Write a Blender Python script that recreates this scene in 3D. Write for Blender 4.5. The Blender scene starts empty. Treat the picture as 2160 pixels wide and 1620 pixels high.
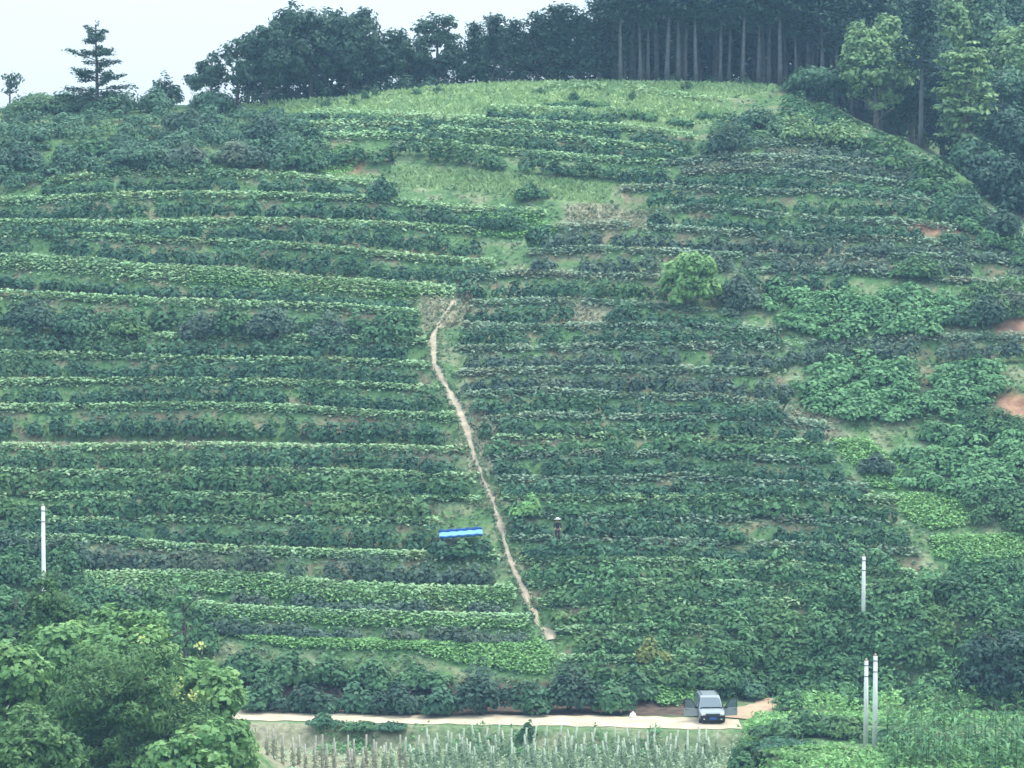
import bpy, bmesh, math, random
import numpy as np
from mathutils import Vector, Matrix

# ------------------------------------------------------------------ camera, sky, sun, exposure
S = bpy.context.scene
C = S.collection
F = 6750.0                     # focal length in pixels of the 2160 wide photograph
PITCH = math.radians(3.98)
cam_d = bpy.data.cameras.new("camera")
cam_d.sensor_width = 36.0
cam_d.lens = 36.0 * F / 2160.0
cam_d.clip_start, cam_d.clip_end = 0.5, 3000.0
cam = bpy.data.objects.new("camera", cam_d)
cam.rotation_euler = (math.radians(90) - PITCH, 0, 0)
C.objects.link(cam)
S.camera = cam

SUN_DIR = Vector((0.42, 0.20, 0.885)).normalized()
w = bpy.data.worlds.new("World"); S.world = w; w.use_nodes = True
nt = w.node_tree; N = nt.nodes; L = nt.links
bg = N["Background"]; bg.inputs[1].default_value = 0.1
sky = N.new("ShaderNodeTexSky"); sky.sky_type = 'NISHITA'; sky.sun_disc = False
sky.sun_elevation = math.asin(SUN_DIR.z); sky.sun_rotation = math.atan2(SUN_DIR.x, SUN_DIR.y)
tc = N.new("ShaderNodeTexCoord"); mp = N.new("ShaderNodeMapping")
mp.inputs["Scale"].default_value = (1.0, 1.0, 3.2)
cn = N.new("ShaderNodeTexNoise"); cn.inputs["Scale"].default_value = 3.2; cn.inputs["Detail"].default_value = 6
cr = N.new("ShaderNodeValToRGB")
cr.color_ramp.elements[0].position = 0.32; cr.color_ramp.elements[0].color = (0.80, 0.80, 0.80, 1)
cr.color_ramp.elements[1].position = 0.62; cr.color_ramp.elements[1].color = (0.99, 0.99, 0.99, 1)
mix = N.new("ShaderNodeMix"); mix.data_type = 'RGBA'
mix.inputs[7].default_value = (9.2, 10.0, 10.7, 1)
sx_ = N.new("ShaderNodeSeparateXYZ"); mr = N.new("ShaderNodeMapRange")
mr.inputs[1].default_value = 0.0; mr.inputs[2].default_value = 0.8; mr.inputs[3].default_value = 0.44; mr.inputs[4].default_value = 1.25
vs_ = N.new("ShaderNodeVectorMath"); vs_.operation = 'SCALE'; vs_.inputs[0].default_value = (8.2, 9.9, 11.2)
L.new(tc.outputs["Generated"], sx_.inputs[0]); L.new(sx_.outputs[2], mr.inputs[0]); L.new(mr.outputs[0], vs_.inputs["Scale"])
L.new(vs_.outputs[0], mix.inputs[7])
L.new(tc.outputs["Generated"], mp.inputs[0]); L.new(mp.outputs[0], cn.inputs["Vector"])
L.new(cn.outputs[0], cr.inputs[0]); L.new(cr.outputs[0], mix.inputs[0])
L.new(sky.outputs[0], mix.inputs[6]); L.new(mix.outputs[2], bg.inputs[0])

sun_d = bpy.data.lights.new("sun", 'SUN'); sun_d.energy = 1.5; sun_d.angle = math.radians(12)
sun_d.color = (1.0, 0.93, 0.80)
sun = bpy.data.objects.new("sun", sun_d); C.objects.link(sun)
sun.rotation_euler = SUN_DIR.to_track_quat('Z', 'Y').to_euler()
S.view_settings.view_transform = 'Standard'; S.view_settings.look = 'None'
S.view_settings.gamma = 1.0; S.view_settings.exposure = 1.28
S.cycles.use_denoising = True
S.cycles.max_bounces = 6; S.cycles.diffuse_bounces = 3; S.cycles.volume_bounces = 0
S.cycles.transparent_max_bounces = 8

HAZE_DENSITY = 0.00032
HAZE_COLOR = (0.42, 0.69, 0.98)

rng = np.random.default_rng(7)
random.seed(7)

# ------------------------------------------------------------------ helpers: objects
def tag(o, label=None, cat=None, group=None, kind=None):
    if label: o["label"] = label
    if cat: o["category"] = cat
    if group: o["group"] = group
    if kind: o["kind"] = kind
    return o

def thing(name, label, cat, loc=(0, 0, 0), rz=0.0, group=None):
    o = bpy.data.objects.new(name, None); C.objects.link(o)
    o.empty_display_size = 0.3
    o.location = loc; o.rotation_euler = (0, 0, rz)
    return tag(o, label, cat, group)

def link_mesh(name, me, mats, parent=None):
    o = bpy.data.objects.new(name, me); C.objects.link(o)
    for m in (mats if isinstance(mats, (list, tuple)) else [mats]):
        if m.name not in [x.name for x in me.materials if x]:
            me.materials.append(m)
    if parent is not None: o.parent = parent
    return o

def poly_mesh(name, V, Fc, attrs=None, smooth=False):
    """V n x 3, Fc list of faces or an m x 4 / m x 3 array."""
    me = bpy.data.meshes.new(name)
    if isinstance(Fc, np.ndarray):
        k = Fc.shape[1]; m = len(Fc)
        me.vertices.add(len(V)); me.vertices.foreach_set("co", np.asarray(V, np.float32).ravel())
        me.loops.add(m * k); me.loops.foreach_set("vertex_index", Fc.astype(np.int32).ravel())
        me.polygons.add(m); me.polygons.foreach_set("loop_start", np.arange(0, m * k, k, dtype=np.int32))
        me.update(calc_edges=True)
    else:
        me.from_pydata([tuple(v) for v in V], [], Fc); me.update()
    if smooth:
        me.polygons.foreach_set("use_smooth", np.ones(len(me.polygons), bool))
    for an, (dom, vals) in (attrs or {}).items():
        a = me.attributes.new(an, 'FLOAT', dom)
        a.data.foreach_set("value", np.asarray(vals, np.float32).ravel())
    return me

def dup(root, loc, rz=0.0, scale=1.0, label=None, group=None):
    r = root.copy(); C.objects.link(r)
    r.location = loc; r.rotation_euler = (0, 0, rz)
    r.scale = (scale,) * 3 if not isinstance(scale, (tuple, list)) else scale
    if label: r["label"] = label
    if group: r["group"] = group
    for ch in list(root.children):
        c = ch.copy(); C.objects.link(c); c.parent = r
        for g in list(ch.children):
            d = g.copy(); C.objects.link(d); d.parent = c
    return r

ORD = ("zeroth first second third fourth fifth sixth seventh eighth ninth tenth eleventh twelfth thirteenth fourteenth fifteenth "
       "sixteenth seventeenth eighteenth nineteenth twentieth").split() + \
      ["twenty-" + x for x in "first second third fourth fifth sixth seventh eighth ninth".split()] + ["thirtieth"] + \
      ["thirty-" + x for x in "first second third fourth fifth sixth seventh eighth ninth".split()] + ["fortieth"] + \
      ["forty-" + x for x in "first second third fourth fifth sixth seventh eighth ninth".split()]

# ------------------------------------------------------------------ helpers: materials
def mat_simple(name, col, rough=0.7, metal=0.0, noise=0.0, nscale=8.0, spec=0.3):
    m = bpy.data.materials.new(name); m.use_nodes = True
    b = m.node_tree.nodes["Principled BSDF"]
    b.inputs["Base Color"].default_value = (*col, 1); b.inputs["Roughness"].default_value = rough
    b.inputs["Metallic"].default_value = metal; b.inputs["Specular IOR Level"].default_value = spec
    if noise:
        n = m.node_tree.nodes.new("ShaderNodeTexNoise"); n.inputs["Scale"].default_value = nscale; n.inputs["Detail"].default_value = 5
        t = m.node_tree.nodes.new("ShaderNodeTexCoord")
        r = m.node_tree.nodes.new("ShaderNodeValToRGB")
        r.color_ramp.elements[0].position = 0.3; r.color_ramp.elements[1].position = 0.7
        r.color_ramp.elements[0].color = (*[c * (1 - noise) for c in col], 1)
        r.color_ramp.elements[1].color = (*[min(1, c * (1 + noise)) for c in col], 1)
        m.node_tree.links.new(t.outputs["Object"], n.inputs["Vector"])
        m.node_tree.links.new(n.outputs[0], r.inputs[0]); m.node_tree.links.new(r.outputs[0], b.inputs["Base Color"])
    return m

def mat_leaf(name, c0, c1, c2=None, transl=0.25, patch=0.35, pscale=0.12, rough=0.55):
    """Leaves: each leaf its own hue between c0 and c1 (face attribute 'vary'), with species patches of c2 in places."""
    m = bpy.data.materials.new(name); m.use_nodes = True
    nt = m.node_tree; nd = nt.nodes; lk = nt.links
    b = nd["Principled BSDF"]; out = nd["Material Output"]
    at = nd.new("ShaderNodeAttribute"); at.attribute_name = "vary"
    mx = nd.new("ShaderNodeMix"); mx.data_type = 'RGBA'
    mx.inputs[6].default_value = (*c0, 1); mx.inputs[7].default_value = (*c1, 1)
    lk.new(at.outputs["Fac"], mx.inputs[0]); col = mx.outputs[2]
    if c2:
        g = nd.new("ShaderNodeNewGeometry"); n = nd.new("ShaderNodeTexNoise")
        n.inputs["Scale"].default_value = pscale; n.inputs["Detail"].default_value = 3
        r = nd.new("ShaderNodeMapRange"); r.inputs[1].default_value = 0.5; r.inputs[2].default_value = 0.7
        r.inputs[4].default_value = patch * 2
        m2 = nd.new("ShaderNodeMix"); m2.data_type = 'RGBA'; m2.inputs[7].default_value = (*c2, 1)
        lk.new(g.outputs["Position"], n.inputs["Vector"]); lk.new(n.outputs[0], r.inputs[0])
        lk.new(r.outputs[0], m2.inputs[0]); lk.new(col, m2.inputs[6]); col = m2.outputs[2]
    lk.new(col, b.inputs["Base Color"])
    b.inputs["Roughness"].default_value = rough; b.inputs["Specular IOR Level"].default_value = 0.12
    if transl:
        t = nd.new("ShaderNodeBsdfTranslucent"); lk.new(col, t.inputs[0])
        ms = nd.new("ShaderNodeMixShader"); ms.inputs[0].default_value = transl
        lk.new(b.outputs[0], ms.inputs[1]); lk.new(t.outputs[0], ms.inputs[2]); lk.new(ms.outputs[0], out.inputs[0])
    return m

M = dict(
    dark=mat_leaf("shrub_leaf_dark", (0.028, 0.080, 0.050), (0.110, 0.225, 0.125), (0.110, 0.205, 0.075)),
    green=mat_leaf("shrub_leaf_green", (0.036, 0.098, 0.046), (0.130, 0.260, 0.118), (0.15, 0.245, 0.08)),
    grey=mat_leaf("shrub_leaf_grey", (0.045, 0.088, 0.068), (0.140, 0.205, 0.145), (0.17, 0.19, 0.12)),
    vine=mat_leaf("vine_leaf", (0.075, 0.185, 0.080), (0.21, 0.395, 0.175), None),
    lush=mat_leaf("weed_leaf_bright", (0.15, 0.31, 0.105), (0.28, 0.49, 0.18), None),
    cover=mat_leaf("cover_leaf", (0.060, 0.130, 0.070), (0.17, 0.27, 0.15), (0.24, 0.24, 0.14), patch=0.4, pscale=0.35),
    lip=mat_leaf("terrace_grass_blade", (0.25, 0.41, 0.205), (0.34, 0.50, 0.265), (0.34, 0.41, 0.21), patch=0.3, pscale=0.25),
    lip_dry=mat_leaf("terrace_grass_dry_blade", (0.19, 0.295, 0.195), (0.27, 0.37, 0.255), (0.30, 0.31, 0.21), patch=0.4, pscale=0.2),
    meadow=mat_leaf("meadow_grass_blade", (0.23, 0.35, 0.15), (0.39, 0.50, 0.24), (0.19, 0.32, 0.14), patch=0.35, pscale=0.35),
    straw=mat_leaf("dry_grass_blade", (0.26, 0.27, 0.17), (0.42, 0.40, 0.28), None),
    pine=mat_leaf("pine_needles", (0.018, 0.050, 0.038), (0.055, 0.105, 0.072), None, transl=0.1),
    forest=mat_leaf("forest_leaf", (0.045, 0.105, 0.066), (0.135, 0.245, 0.145), (0.17, 0.27, 0.11), patch=0.3),
    pale_tree=mat_leaf("pale_tree_leaf", (0.13, 0.23, 0.10), (0.30, 0.43, 0.19), None, transl=0.3),
    lone=mat_leaf("lone_tree_leaf", (0.11, 0.24, 0.09), (0.32, 0.50, 0.18), None, transl=0.3),
    crest=mat_leaf("crest_tree_leaf", (0.030, 0.070, 0.050), (0.080, 0.140, 0.090), None),
    near=mat_leaf("near_tree_leaf", (0.095, 0.215, 0.075), (0.26, 0.43, 0.16), (0.31, 0.43, 0.14), patch=0.3, pscale=0.3, transl=0.3),
    near_dark=mat_leaf("near_dark_leaf", (0.045, 0.115, 0.042), (0.16, 0.27, 0.095), None),
    yellow=mat_leaf("yellow_leaf", (0.15, 0.19, 0.06), (0.28, 0.31, 0.10), None),
    corn=mat_leaf("maize_leaf", (0.045, 0.130, 0.050), (0.16, 0.32, 0.130), None, transl=0.25, rough=0.4),
    bark=mat_simple("bark", (0.20, 0.17, 0.15), 0.9, noise=0.4, nscale=3),
    pale_bark=mat_simple("pale_bark", (0.095, 0.095, 0.10), 0.9, noise=0.3, nscale=2),
    dark_bark=mat_simple("dark_bark", (0.07, 0.06, 0.05), 0.9, noise=0.3, nscale=3),
    concrete=mat_simple("pole_concrete", (0.62, 0.62, 0.59), 0.85, noise=0.12, nscale=1.2),
    steel=mat_simple("galvanised_steel", (0.35, 0.36, 0.38), 0.45, 0.8),
    porcelain=mat_simple("porcelain", (0.45, 0.30, 0.22), 0.25),
    paint=mat_simple("silver_grey_paint", (0.25, 0.275, 0.29), 0.28, 0.15, noise=0.04, nscale=3, spec=0.5),
    black=mat_simple("black_plastic", (0.012, 0.012, 0.014), 0.55, noise=0.3, nscale=5),
    rubber=mat_simple("rubber", (0.015, 0.015, 0.015), 0.85),
    glass=mat_simple("car_glass", (0.09, 0.115, 0.13), 0.08, spec=1.0),
    lamp=mat_simple("headlamp_lens", (0.75, 0.77, 0.78), 0.1, spec=0.8),
    plate=mat_simple("plate_blue", (0.03, 0.09, 0.35), 0.5),
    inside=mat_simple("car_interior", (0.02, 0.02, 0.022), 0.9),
    tarp=mat_simple("blue_tarpaulin", (0.16, 0.36, 0.72), 0.45, noise=0.15, nscale=1.5, spec=0.5),
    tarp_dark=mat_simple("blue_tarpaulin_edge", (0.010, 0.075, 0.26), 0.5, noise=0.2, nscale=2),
    wood=mat_simple("weathered_wood", (0.38, 0.345, 0.28), 0.9, noise=0.25, nscale=4),
    wood_green=mat_simple("pale_wrapped_pole", (0.36, 0.40, 0.30), 0.9, noise=0.2, nscale=3),
    skin=mat_simple("skin", (0.40, 0.25, 0.17), 0.6),
    hat=mat_simple("white_cloth_hat", (0.82, 0.82, 0.80), 0.85),
    shirt=mat_simple("dark_shirt", (0.030, 0.022, 0.035), 0.9, noise=0.2),
    trousers=mat_simple("maroon_trousers", (0.075, 0.040, 0.050), 0.9, noise=0.2),
    sack=mat_simple("white_woven_sack", (0.80, 0.80, 0.77), 0.8, noise=0.05, nscale=10),
    twine=mat_simple("twine", (0.45, 0.36, 0.2), 0.9),
    flower=mat_leaf("pale_yellow_flower", (0.50, 0.55, 0.16), (0.68, 0.70, 0.30), None),
)

# ------------------------------------------------------------------ the photograph's lines (2160 x 1620 pixels), used to survey the hillside
# each: side, points on the light upper edge of the hedge, leaf kind, strength of the grass lip, bare soil below
ROWS = [
 # upper terraces between the meadow and the bright strip
 ("upper", [(640,246),(740,244),(900,252),(1080,262),(1310,272),(1400,283),(1465,294)], "dark", 0.9, 0),
 ("upper", [(640,268),(740,262),(850,266),(1000,284),(1150,288),(1300,308),(1430,320)], "dark", 1.2, 0),
 ("upper", [(660,292),(780,288),(880,292),(1000,318),(1200,335),(1400,348)], "dark", 1.1, 0.7),
 ("upper", [(1150,186),(1300,187),(1420,204),(1530,217)], "green", 0.3, 0),
 ("upper", [(1040,232),(1160,236),(1300,236)], "dark", 0.4, 0),
 # left of the footpath
 ("left", [(100,388),(250,368),(400,368),(600,376),(700,384),(830,394)], "dark", 0.8, 0.3),
 ("left", [(-60,432),(60,428),(250,418),(400,415),(600,418),(800,425),(950,446),(1150,455)], "dark", 1.0, 0.5),
 ("left", [(-60,474),(150,476),(300,478),(500,470),(700,477),(850,481),(1010,492)], "dark", 1.0, 0),
 ("left", [(-60,500),(100,500),(200,504),(400,514),(520,517),(700,531),(850,546),(1040,562)], "dark", 1.0, 0.6),
 ("left", [(-60,545),(0,546),(200,556),(300,570),(500,577),(650,596),(850,606),(960,614)], "dark", 1.9, 0.4),
 ("left", [(-60,622),(100,628),(300,640),(450,645),(620,650),(750,655),(880,666)], "green", 1.0, 0.2),
 ("left", [(-60,704),(100,706),(250,715),(500,715),(700,720),(905,726)], "dark", 0.8, 0),
 ("left", [(-60,752),(200,756),(450,765),(700,766),(905,776)], "dark", 0.8, 0.1),
 ("left", [(-60,812),(200,810),(450,810),(700,815),(925,828)], "dark", 0.8, 0.3),
 ("left", [(-60,866),(200,865),(400,862),(600,866),(800,880),(962,886)], "dark", 0.9, 0.9),
 ("left", [(-60,948),(200,950),(400,946),(600,950),(800,952),(985,957)], "dark", 0.7, 0.1),
 ("left", [(-60,1000),(200,1005),(400,1000),(600,1000),(800,1005),(1005,1012)], "green", 0.5, 0),
 ("left", [(-60,1050),(200,1052),(400,1050),(700,1054),(1018,1060)], "green", 0.5, 0),
 ("left", [(-60,1102),(200,1106),(400,1100),(700,1104),(905,1104),(920,1104)], "dark", 0.4, 0),
 ("left", [(-60,1138),(200,1142),(400,1162),(500,1166),(800,1176),(1045,1180)], "grey", 1.1, 0.3),
 ("left", [(180,1220),(420,1216),(550,1222),(700,1240),(900,1250),(1082,1252)], "grey", 2.2, 0.3),
 ("left", [(420,1280),(470,1290),(700,1300),(900,1306),(1110,1312)], "grey", 1.6, 0.3),
 # right of the footpath
 ("right", [(1480,328),(1600,307),(1750,309),(1900,330),(1950,346)], "grey", 0.9, 0),
 ("right", [(1400,348),(1450,345),(1550,336),(1700,340),(1850,346),(1960,368)], "grey", 1.0, 0),
 ("right", [(1440,371),(1550,363),(1700,370),(1850,386),(2000,406)], "dark", 1.0, 0),
 ("right", [(1310,402),(1450,399),(1600,410),(1750,411),(1900,421),(2050,441),(2130,470)], "dark", 0.8, 0.2),
 ("right", [(1380,452),(1470,441),(1600,456),(1750,470),(1900,472),(2060,490),(2200,512)], "dark", 0.8, 0.6),
 ("right", [(1150,488),(1300,480),(1450,490),(1600,497),(1750,506),(1900,510),(2060,524),(2200,530)], "grey", 0.7, 0.3),
 ("right", [(1110,538),(1250,530),(1400,536),(1550,545),(1700,550),(1870,546),(2000,546),(2200,566)], "grey", 0.7, 0.3),
 ("right", [(985,592),(1100,580),(1250,586),(1400,590),(1510,574),(1600,577),(1750,577),(1900,586),(2000,597),(2200,600)], "dark", 0.7, 0.4),
 ("right", [(990,645),(1150,640),(1300,645),(1400,650),(1560,668)], "dark", 0.6, 0.4),
 ("right", [(975,692),(1150,696),(1300,691),(1500,696),(1650,704)], "dark", 0.7, 0.1),
 ("right", [(965,742),(1150,738),(1300,735),(1450,735),(1600,735),(1750,730),(1900,722),(2200,714)], "grey", 0.7, 0.2),
 ("right", [(965,792),(1150,786),(1300,785),(1450,785),(1600,790),(1660,795)], "grey", 0.8, 0.2),
 ("right", [(985,838),(1150,830),(1300,840),(1400,845),(1500,842),(1645,862)], "dark", 0.7, 0.1),
 ("right", [(1020,892),(1150,881),(1300,886),(1450,886),(1600,890),(1750,906)], "dark", 0.7, 0.5),
 ("right", [(1040,930),(1220,930),(1350,920),(1500,930),(1650,936),(1750,946)], "green", 0.5, 0.2),
 ("right", [(1030,972),(1200,960),(1400,965),(1550,970),(1770,982)], "dark", 0.6, 0),
 ("right", [(1050,1016),(1250,1020),(1450,1010),(1600,1025),(1830,1036)], "dark", 0.7, 0),
 ("right", [(1060,1056),(1300,1056),(1500,1056),(1650,1046),(1890,1062)], "green", 1.05, 0),
 ("right", [(1075,1092),(1300,1096),(1500,1100),(1700,1100),(1910,1112)], "dark", 0.4, 0),
 ("right", [(1085,1142),(1300,1146),(1500,1150),(1750,1160),(1940,1172)], "dark", 0.5, 0),
 ("right", [(1100,1188),(1400,1190),(1700,1200),(1930,1216)], "green", 1.05, 0),
 ("right", [(1115,1236),(1400,1236),(1700,1240),(1930,1252)], "green", 1.05, 0),
 ("right", [(1135,1277),(1400,1272),(1650,1276),(1830,1290)], "green", 1.05, 0),
 ("right", [(1175,1336),(1400,1330),(1650,1340),(1850,1344)], "green", 1.05, 0),
 ("right", [(1190,1396),(1450,1398),(1700,1416),(1850,1424)], "green", 1.05, 0),
]
FOOTPATH = [(958,636),(946,655),(922,690),(914,712),(916,770),(930,800),(946,825),(966,862),(982,900),(992,935),(1004,975),(1022,1020),(1036,1050),
            (1050,1090),(1066,1150),(1080,1195),(1096,1228),(1116,1268),(1136,1305),(1156,1330),(1160,1352)]
# the skyline of the bare hill
CREST = [(-600,236),(0,229),(250,224),(500,219),(700,208),(850,192),(950,181),(1080,174),(1300,172),(1500,175),(1650,182),(1720,205),
         (1800,248),(1900,296),(1950,328),(2050,410),(2160,500),(2400,640),(2800,760)]
ci = np.array(CREST, float)

# ------------------------------------------------------------------ terrain
cP, sP = math.cos(PITCH), math.sin(PITCH)
def project(x, y, z):
    dep = y * cP - z * sP
    up = y * sP + z * cP
    return 1080 + F * x / dep, 810 - F * up / dep, dep

SLOPE = math.tan(math.radians(30)); FOOT_Y, FOOT_Z = 204.0, -35.0
def sstep(a, b, v):
    t = np.clip((v - a) / (b - a), 0, 1); return t * t * (3 - 2 * t)
def wob(x, y):
    return 0.45 * np.sin(x * 0.13 + 1.3) * np.cos(y * 0.11) + 0.3 * np.sin(x * 0.31 + y * 0.17) + 0.12 * np.sin(x * 0.9 + 0.4) * np.sin(y * 0.8)
def base_h(x, y):
    x = np.asarray(x, float); y = np.asarray(y, float)
    px = 1080 + F * x / np.maximum(y, 40)
    # foot of the slope: the road swings away on the right
    foot = FOOT_Y + 5.0 * sstep(12, 17, x)
    S1 = FOOT_Z + SLOPE * (y - FOOT_Y) + wob(x, y) * sstep(206, 214, y)
    pxc = 1080 + F * x / 285.0
    zc = (340.0 - np.interp(pxc, ci[:, 0], ci[:, 1])) / F * 285.0 * 1.0
    s = 0.25 - 0.20 * sstep(1650, 1900, pxc)
    s = s - 0.10 * (1 - sstep(300, 700, pxc))
    back = np.where(y < 285, zc + s * (y - 285), zc - 0.10 * (y - 285))
    back = back + 0.40 * np.clip(y - 292, 0, 36) * sstep(1600, 1950, pxc)
    k = 1.2
    hill = -k * np.logaddexp(-S1 / k, -back / k)
    # valley floor and road bench
    floor = np.full_like(x + y, -35.0)
    fy = np.interp(x, [-30, -16, -6, 4, 14, 40], [198.4, 198.0, 196.8, 196.0, 195.0, 195.0])
    floor = floor - 1.35 * (1 - sstep(-1.6, 0.0, y - fy)) * (1 - sstep(13.5, 16, x))
    floor = floor - 2.0 * (1 - sstep(150, 188, y)) 
    floor = floor + 2.6 * (1 - sstep(-15.5, -12.0, x)) * (1 - sstep(180, 197, y)) * sstep(140, 165, y)
    floor = floor + 0.5 * sstep(14, 18, x) * (1 - sstep(190, 200, y)) * sstep(170, 183, y)
    near = -1.7 - 38.0 * sstep(2, 55, y)
    floor = np.where(y < 135, np.maximum(near, floor), floor)
    t = sstep(-0.8, 1.6, y - foot)
    return floor * (1 - t) + np.maximum(hill, floor) * t

RX = [np.array(r[1], float) for r in ROWS]
def rows_at(px):
    """pixel y of every row at every px (nan where the row does not reach)"""
    out = np.full((len(ROWS), len(px)), np.nan)
    for i, p in enumerate(RX):
        v = np.interp(px, p[:, 0], p[:, 1]); v[(px < p[0, 0]) | (px > p[-1, 0])] = np.nan
        out[i] = v
    return out
def terrace(x, y):
    x = np.asarray(x, float); y = np.asarray(y, float)
    b = base_h(x, y); px, py, _ = project(x, y, b)
    R = rows_at(px.ravel()); pv = py.ravel()
    up = np.full(pv.shape, -1e9); dn = np.full(pv.shape, 1e9)
    for i in range(len(ROWS)):
        r = R[i]; ok = ~np.isnan(r)
        m = ok & (r <= pv); up[m] = np.maximum(up[m], r[m])
        m = ok & (r > pv); dn[m] = np.minimum(dn[m], r[m])
    gap = dn - up; good = (gap < 105) & (up > 0)
    # nothing below: use a gap of its own
    lone = (up > 0) & (dn > 1e8) & (pv - up < 55); gap = np.where(lone, 55, gap); good |= lone
    t = np.where(good, (pv - up) / np.maximum(gap, 1), 0)
    H = gap * 0.026
    prof = np.minimum(t / 0.55, 1.0)
    off = np.where(good, H * (t - (0.93 * prof + 0.07 * t)), 0) * 0.9
    t = np.where(good, t, -1)
    return off.reshape(b.shape), t.reshape(b.shape)
def H(x, y):
    return base_h(x, y) + terrace(x, y)[0]

def ray_ground(px, py):
    """where the view through a photo pixel meets the smooth hillside"""
    px = np.atleast_1d(np.asarray(px, float)); py = np.atleast_1d(np.asarray(py, float))
    a = (px - 1080) / F; bq = (810 - py) / F
    dx = a; dy = cP + bq * sP; dz = -sP + bq * cP
    ts = np.linspace(175, 345, 341)
    hit = np.full(len(px), np.nan); alive = np.ones(len(px), bool); prev = np.full(len(px), ts[0])
    for t in ts:
        g = base_h(dx * t, dy * t) >= dz * t
        new = g & alive; hit[new] = t; alive &= ~g
        if not alive.any(): break
    miss = np.isnan(hit); hit[miss] = 285
    lo, hi = hit - 0.5, hit.copy()
    for _ in range(12):
        mid = (lo + hi) / 2; g = base_h(dx * mid, dy * mid) >= dz * mid
        hi = np.where(g, mid, hi); lo = np.where(g, lo, mid)
    return np.stack([dx * hi, dy * hi, base_h(dx * hi, dy * hi)], 1)
def G(px, py):
    p = ray_ground(px, py)[0]; return Vector((p[0], p[1], float(H(p[0], p[1]))))
def AT(px, y):
    """ground point at distance y on the vertical line of a photo column"""
    x = (px - 1080) / F * y
    for _ in range(3):
        z = float(H(x, y)); x = (px - 1080) / F * (y * cP - z * sP)
    return Vector((x, y, float(H(x, y))))
def Ztop(py, y):
    b = (810 - py) / F; return y * (-sP + b * cP) / (cP + b * sP)

def in_poly(px, py, poly):
    inside = np.zeros(px.shape, bool); n = len(poly)
    for i in range(n):
        x1, y1 = poly[i]; x2, y2 = poly[(i + 1) % n]
        c = ((y1 > py) != (y2 > py)) & (px < (x2 - x1) * (py - y1) / ((y2 - y1) or 1e-9) + x1)
        inside ^= c
    return inside
MEADOW = [[(420,236),(560,216),(700,208),(850,188),(950,176),(1080,168),(1650,172),(1640,190),(1500,215),(1560,240),(1490,262),(1300,258),(1080,250),(900,248),(640,250)],
          [(690,356),(800,352),(1000,362),(1290,392),(1280,430),(1100,412),(850,392),(690,378)]]
LUSH = [[(180,1212),(420,1208),(560,1214),(700,1232),(1080,1244),(1085,1266),(700,1260),(420,1238),(180,1243)], [(430,1276),(700,1292),(1105,1305),(1110,1323),(700,1313),(460,1298)],
        [(400,572),(650,592),(850,602),(960,610),(950,626),(840,620),(640,609),(400,588)], [(1755,930),(1830,930),(1895,985),(1890,1035),(1845,1030)],
        [(1895,1045),(2010,1045),(2040,1075),(2030,1110),(1960,1120),(1900,1085)],
        [(1960,1135),(2160,1130),(2200,1170),(2050,1190),(1980,1180)],
        [(2010,1200),(2110,1200),(2160,1260),(2100,1300),(2030,1270)],
        [(850,1345),(1130,1345),(1165,1390),(1140,1425),(1040,1410),(900,1385)],
        [(500,1345),(720,1345),(900,1352),(900,1375),(600,1368)],
        [(1340,1425),(1440,1410),(1470,1480),(1400,1490),(1350,1460)],
        [(660,345),(720,300),(760,330),(700,360)], [(960,455),(1120,452),(1180,490),(1090,505),(1010,500)]]
VINE = [[(1610,612),(1800,610),(2050,622),(2070,650),(1980,700),(1800,716),(1680,700),(1600,650)],
        [(1650,795),(1740,768),(1850,762),(1925,780),(1950,850),(1920,885),(1800,885),(1700,860)],
        [(1960,800),(2000,775),(2120,770),(2110,850),(2010,880),(1960,860)],
        [(1900,930),(2000,905),(2180,900),(2200,1010),(2050,1040),(1910,1030)]]
SOIL = [[(2085,660),(2180,655),(2200,720),(2100,716)], [(2090,830),(2200,830),(2200,890),(2100,885)], [(1885,462),(2030,462),(2030,494),(1890,490)],
        [(1950,780),(1990,776),(1975,815),(1945,812)], [(700,322),(760,320),(770,345),(690,345)],
        [(560,455),(620,455),(620,480),(540,476)], [(725,640),(800,640),(790,665),(720,660)], 
        [(0,595),(60,595),(60,620),(0,620)],[(720,862),(800,862),(800,885),(730,885)],[(960,1340),(1045,1340),(1040,1365),(1010,1365)]]
DRY = [[(0,914),(500,917),(980,937),(980,958),(500,943),(0,942)], [(1200,430),(1380,430),(1370,480),(1190,470)], [(1620,520),(1860,520),(1860,565),(1650,560)], [(1600,590),(1740,590),(1730,625),(1620,620)],
       [(1200,625),(1290,625),(1280,690),(1200,685)], [(880,610),(1010,595),(1010,680),(940,690),(900,690)], [(970,850),(1030,850),(1035,1000),(990,1000)],
       [(1180,560),(1390,560),(1390,585),(1180,585)], [(1640,850),(1760,880),(1780,930),(1660,900)], [(1090,1030),(1150,1030),(1150,1090),(1090,1090)], [(1030,890),(1200,915),(1180,945),(1040,940)]]

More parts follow.
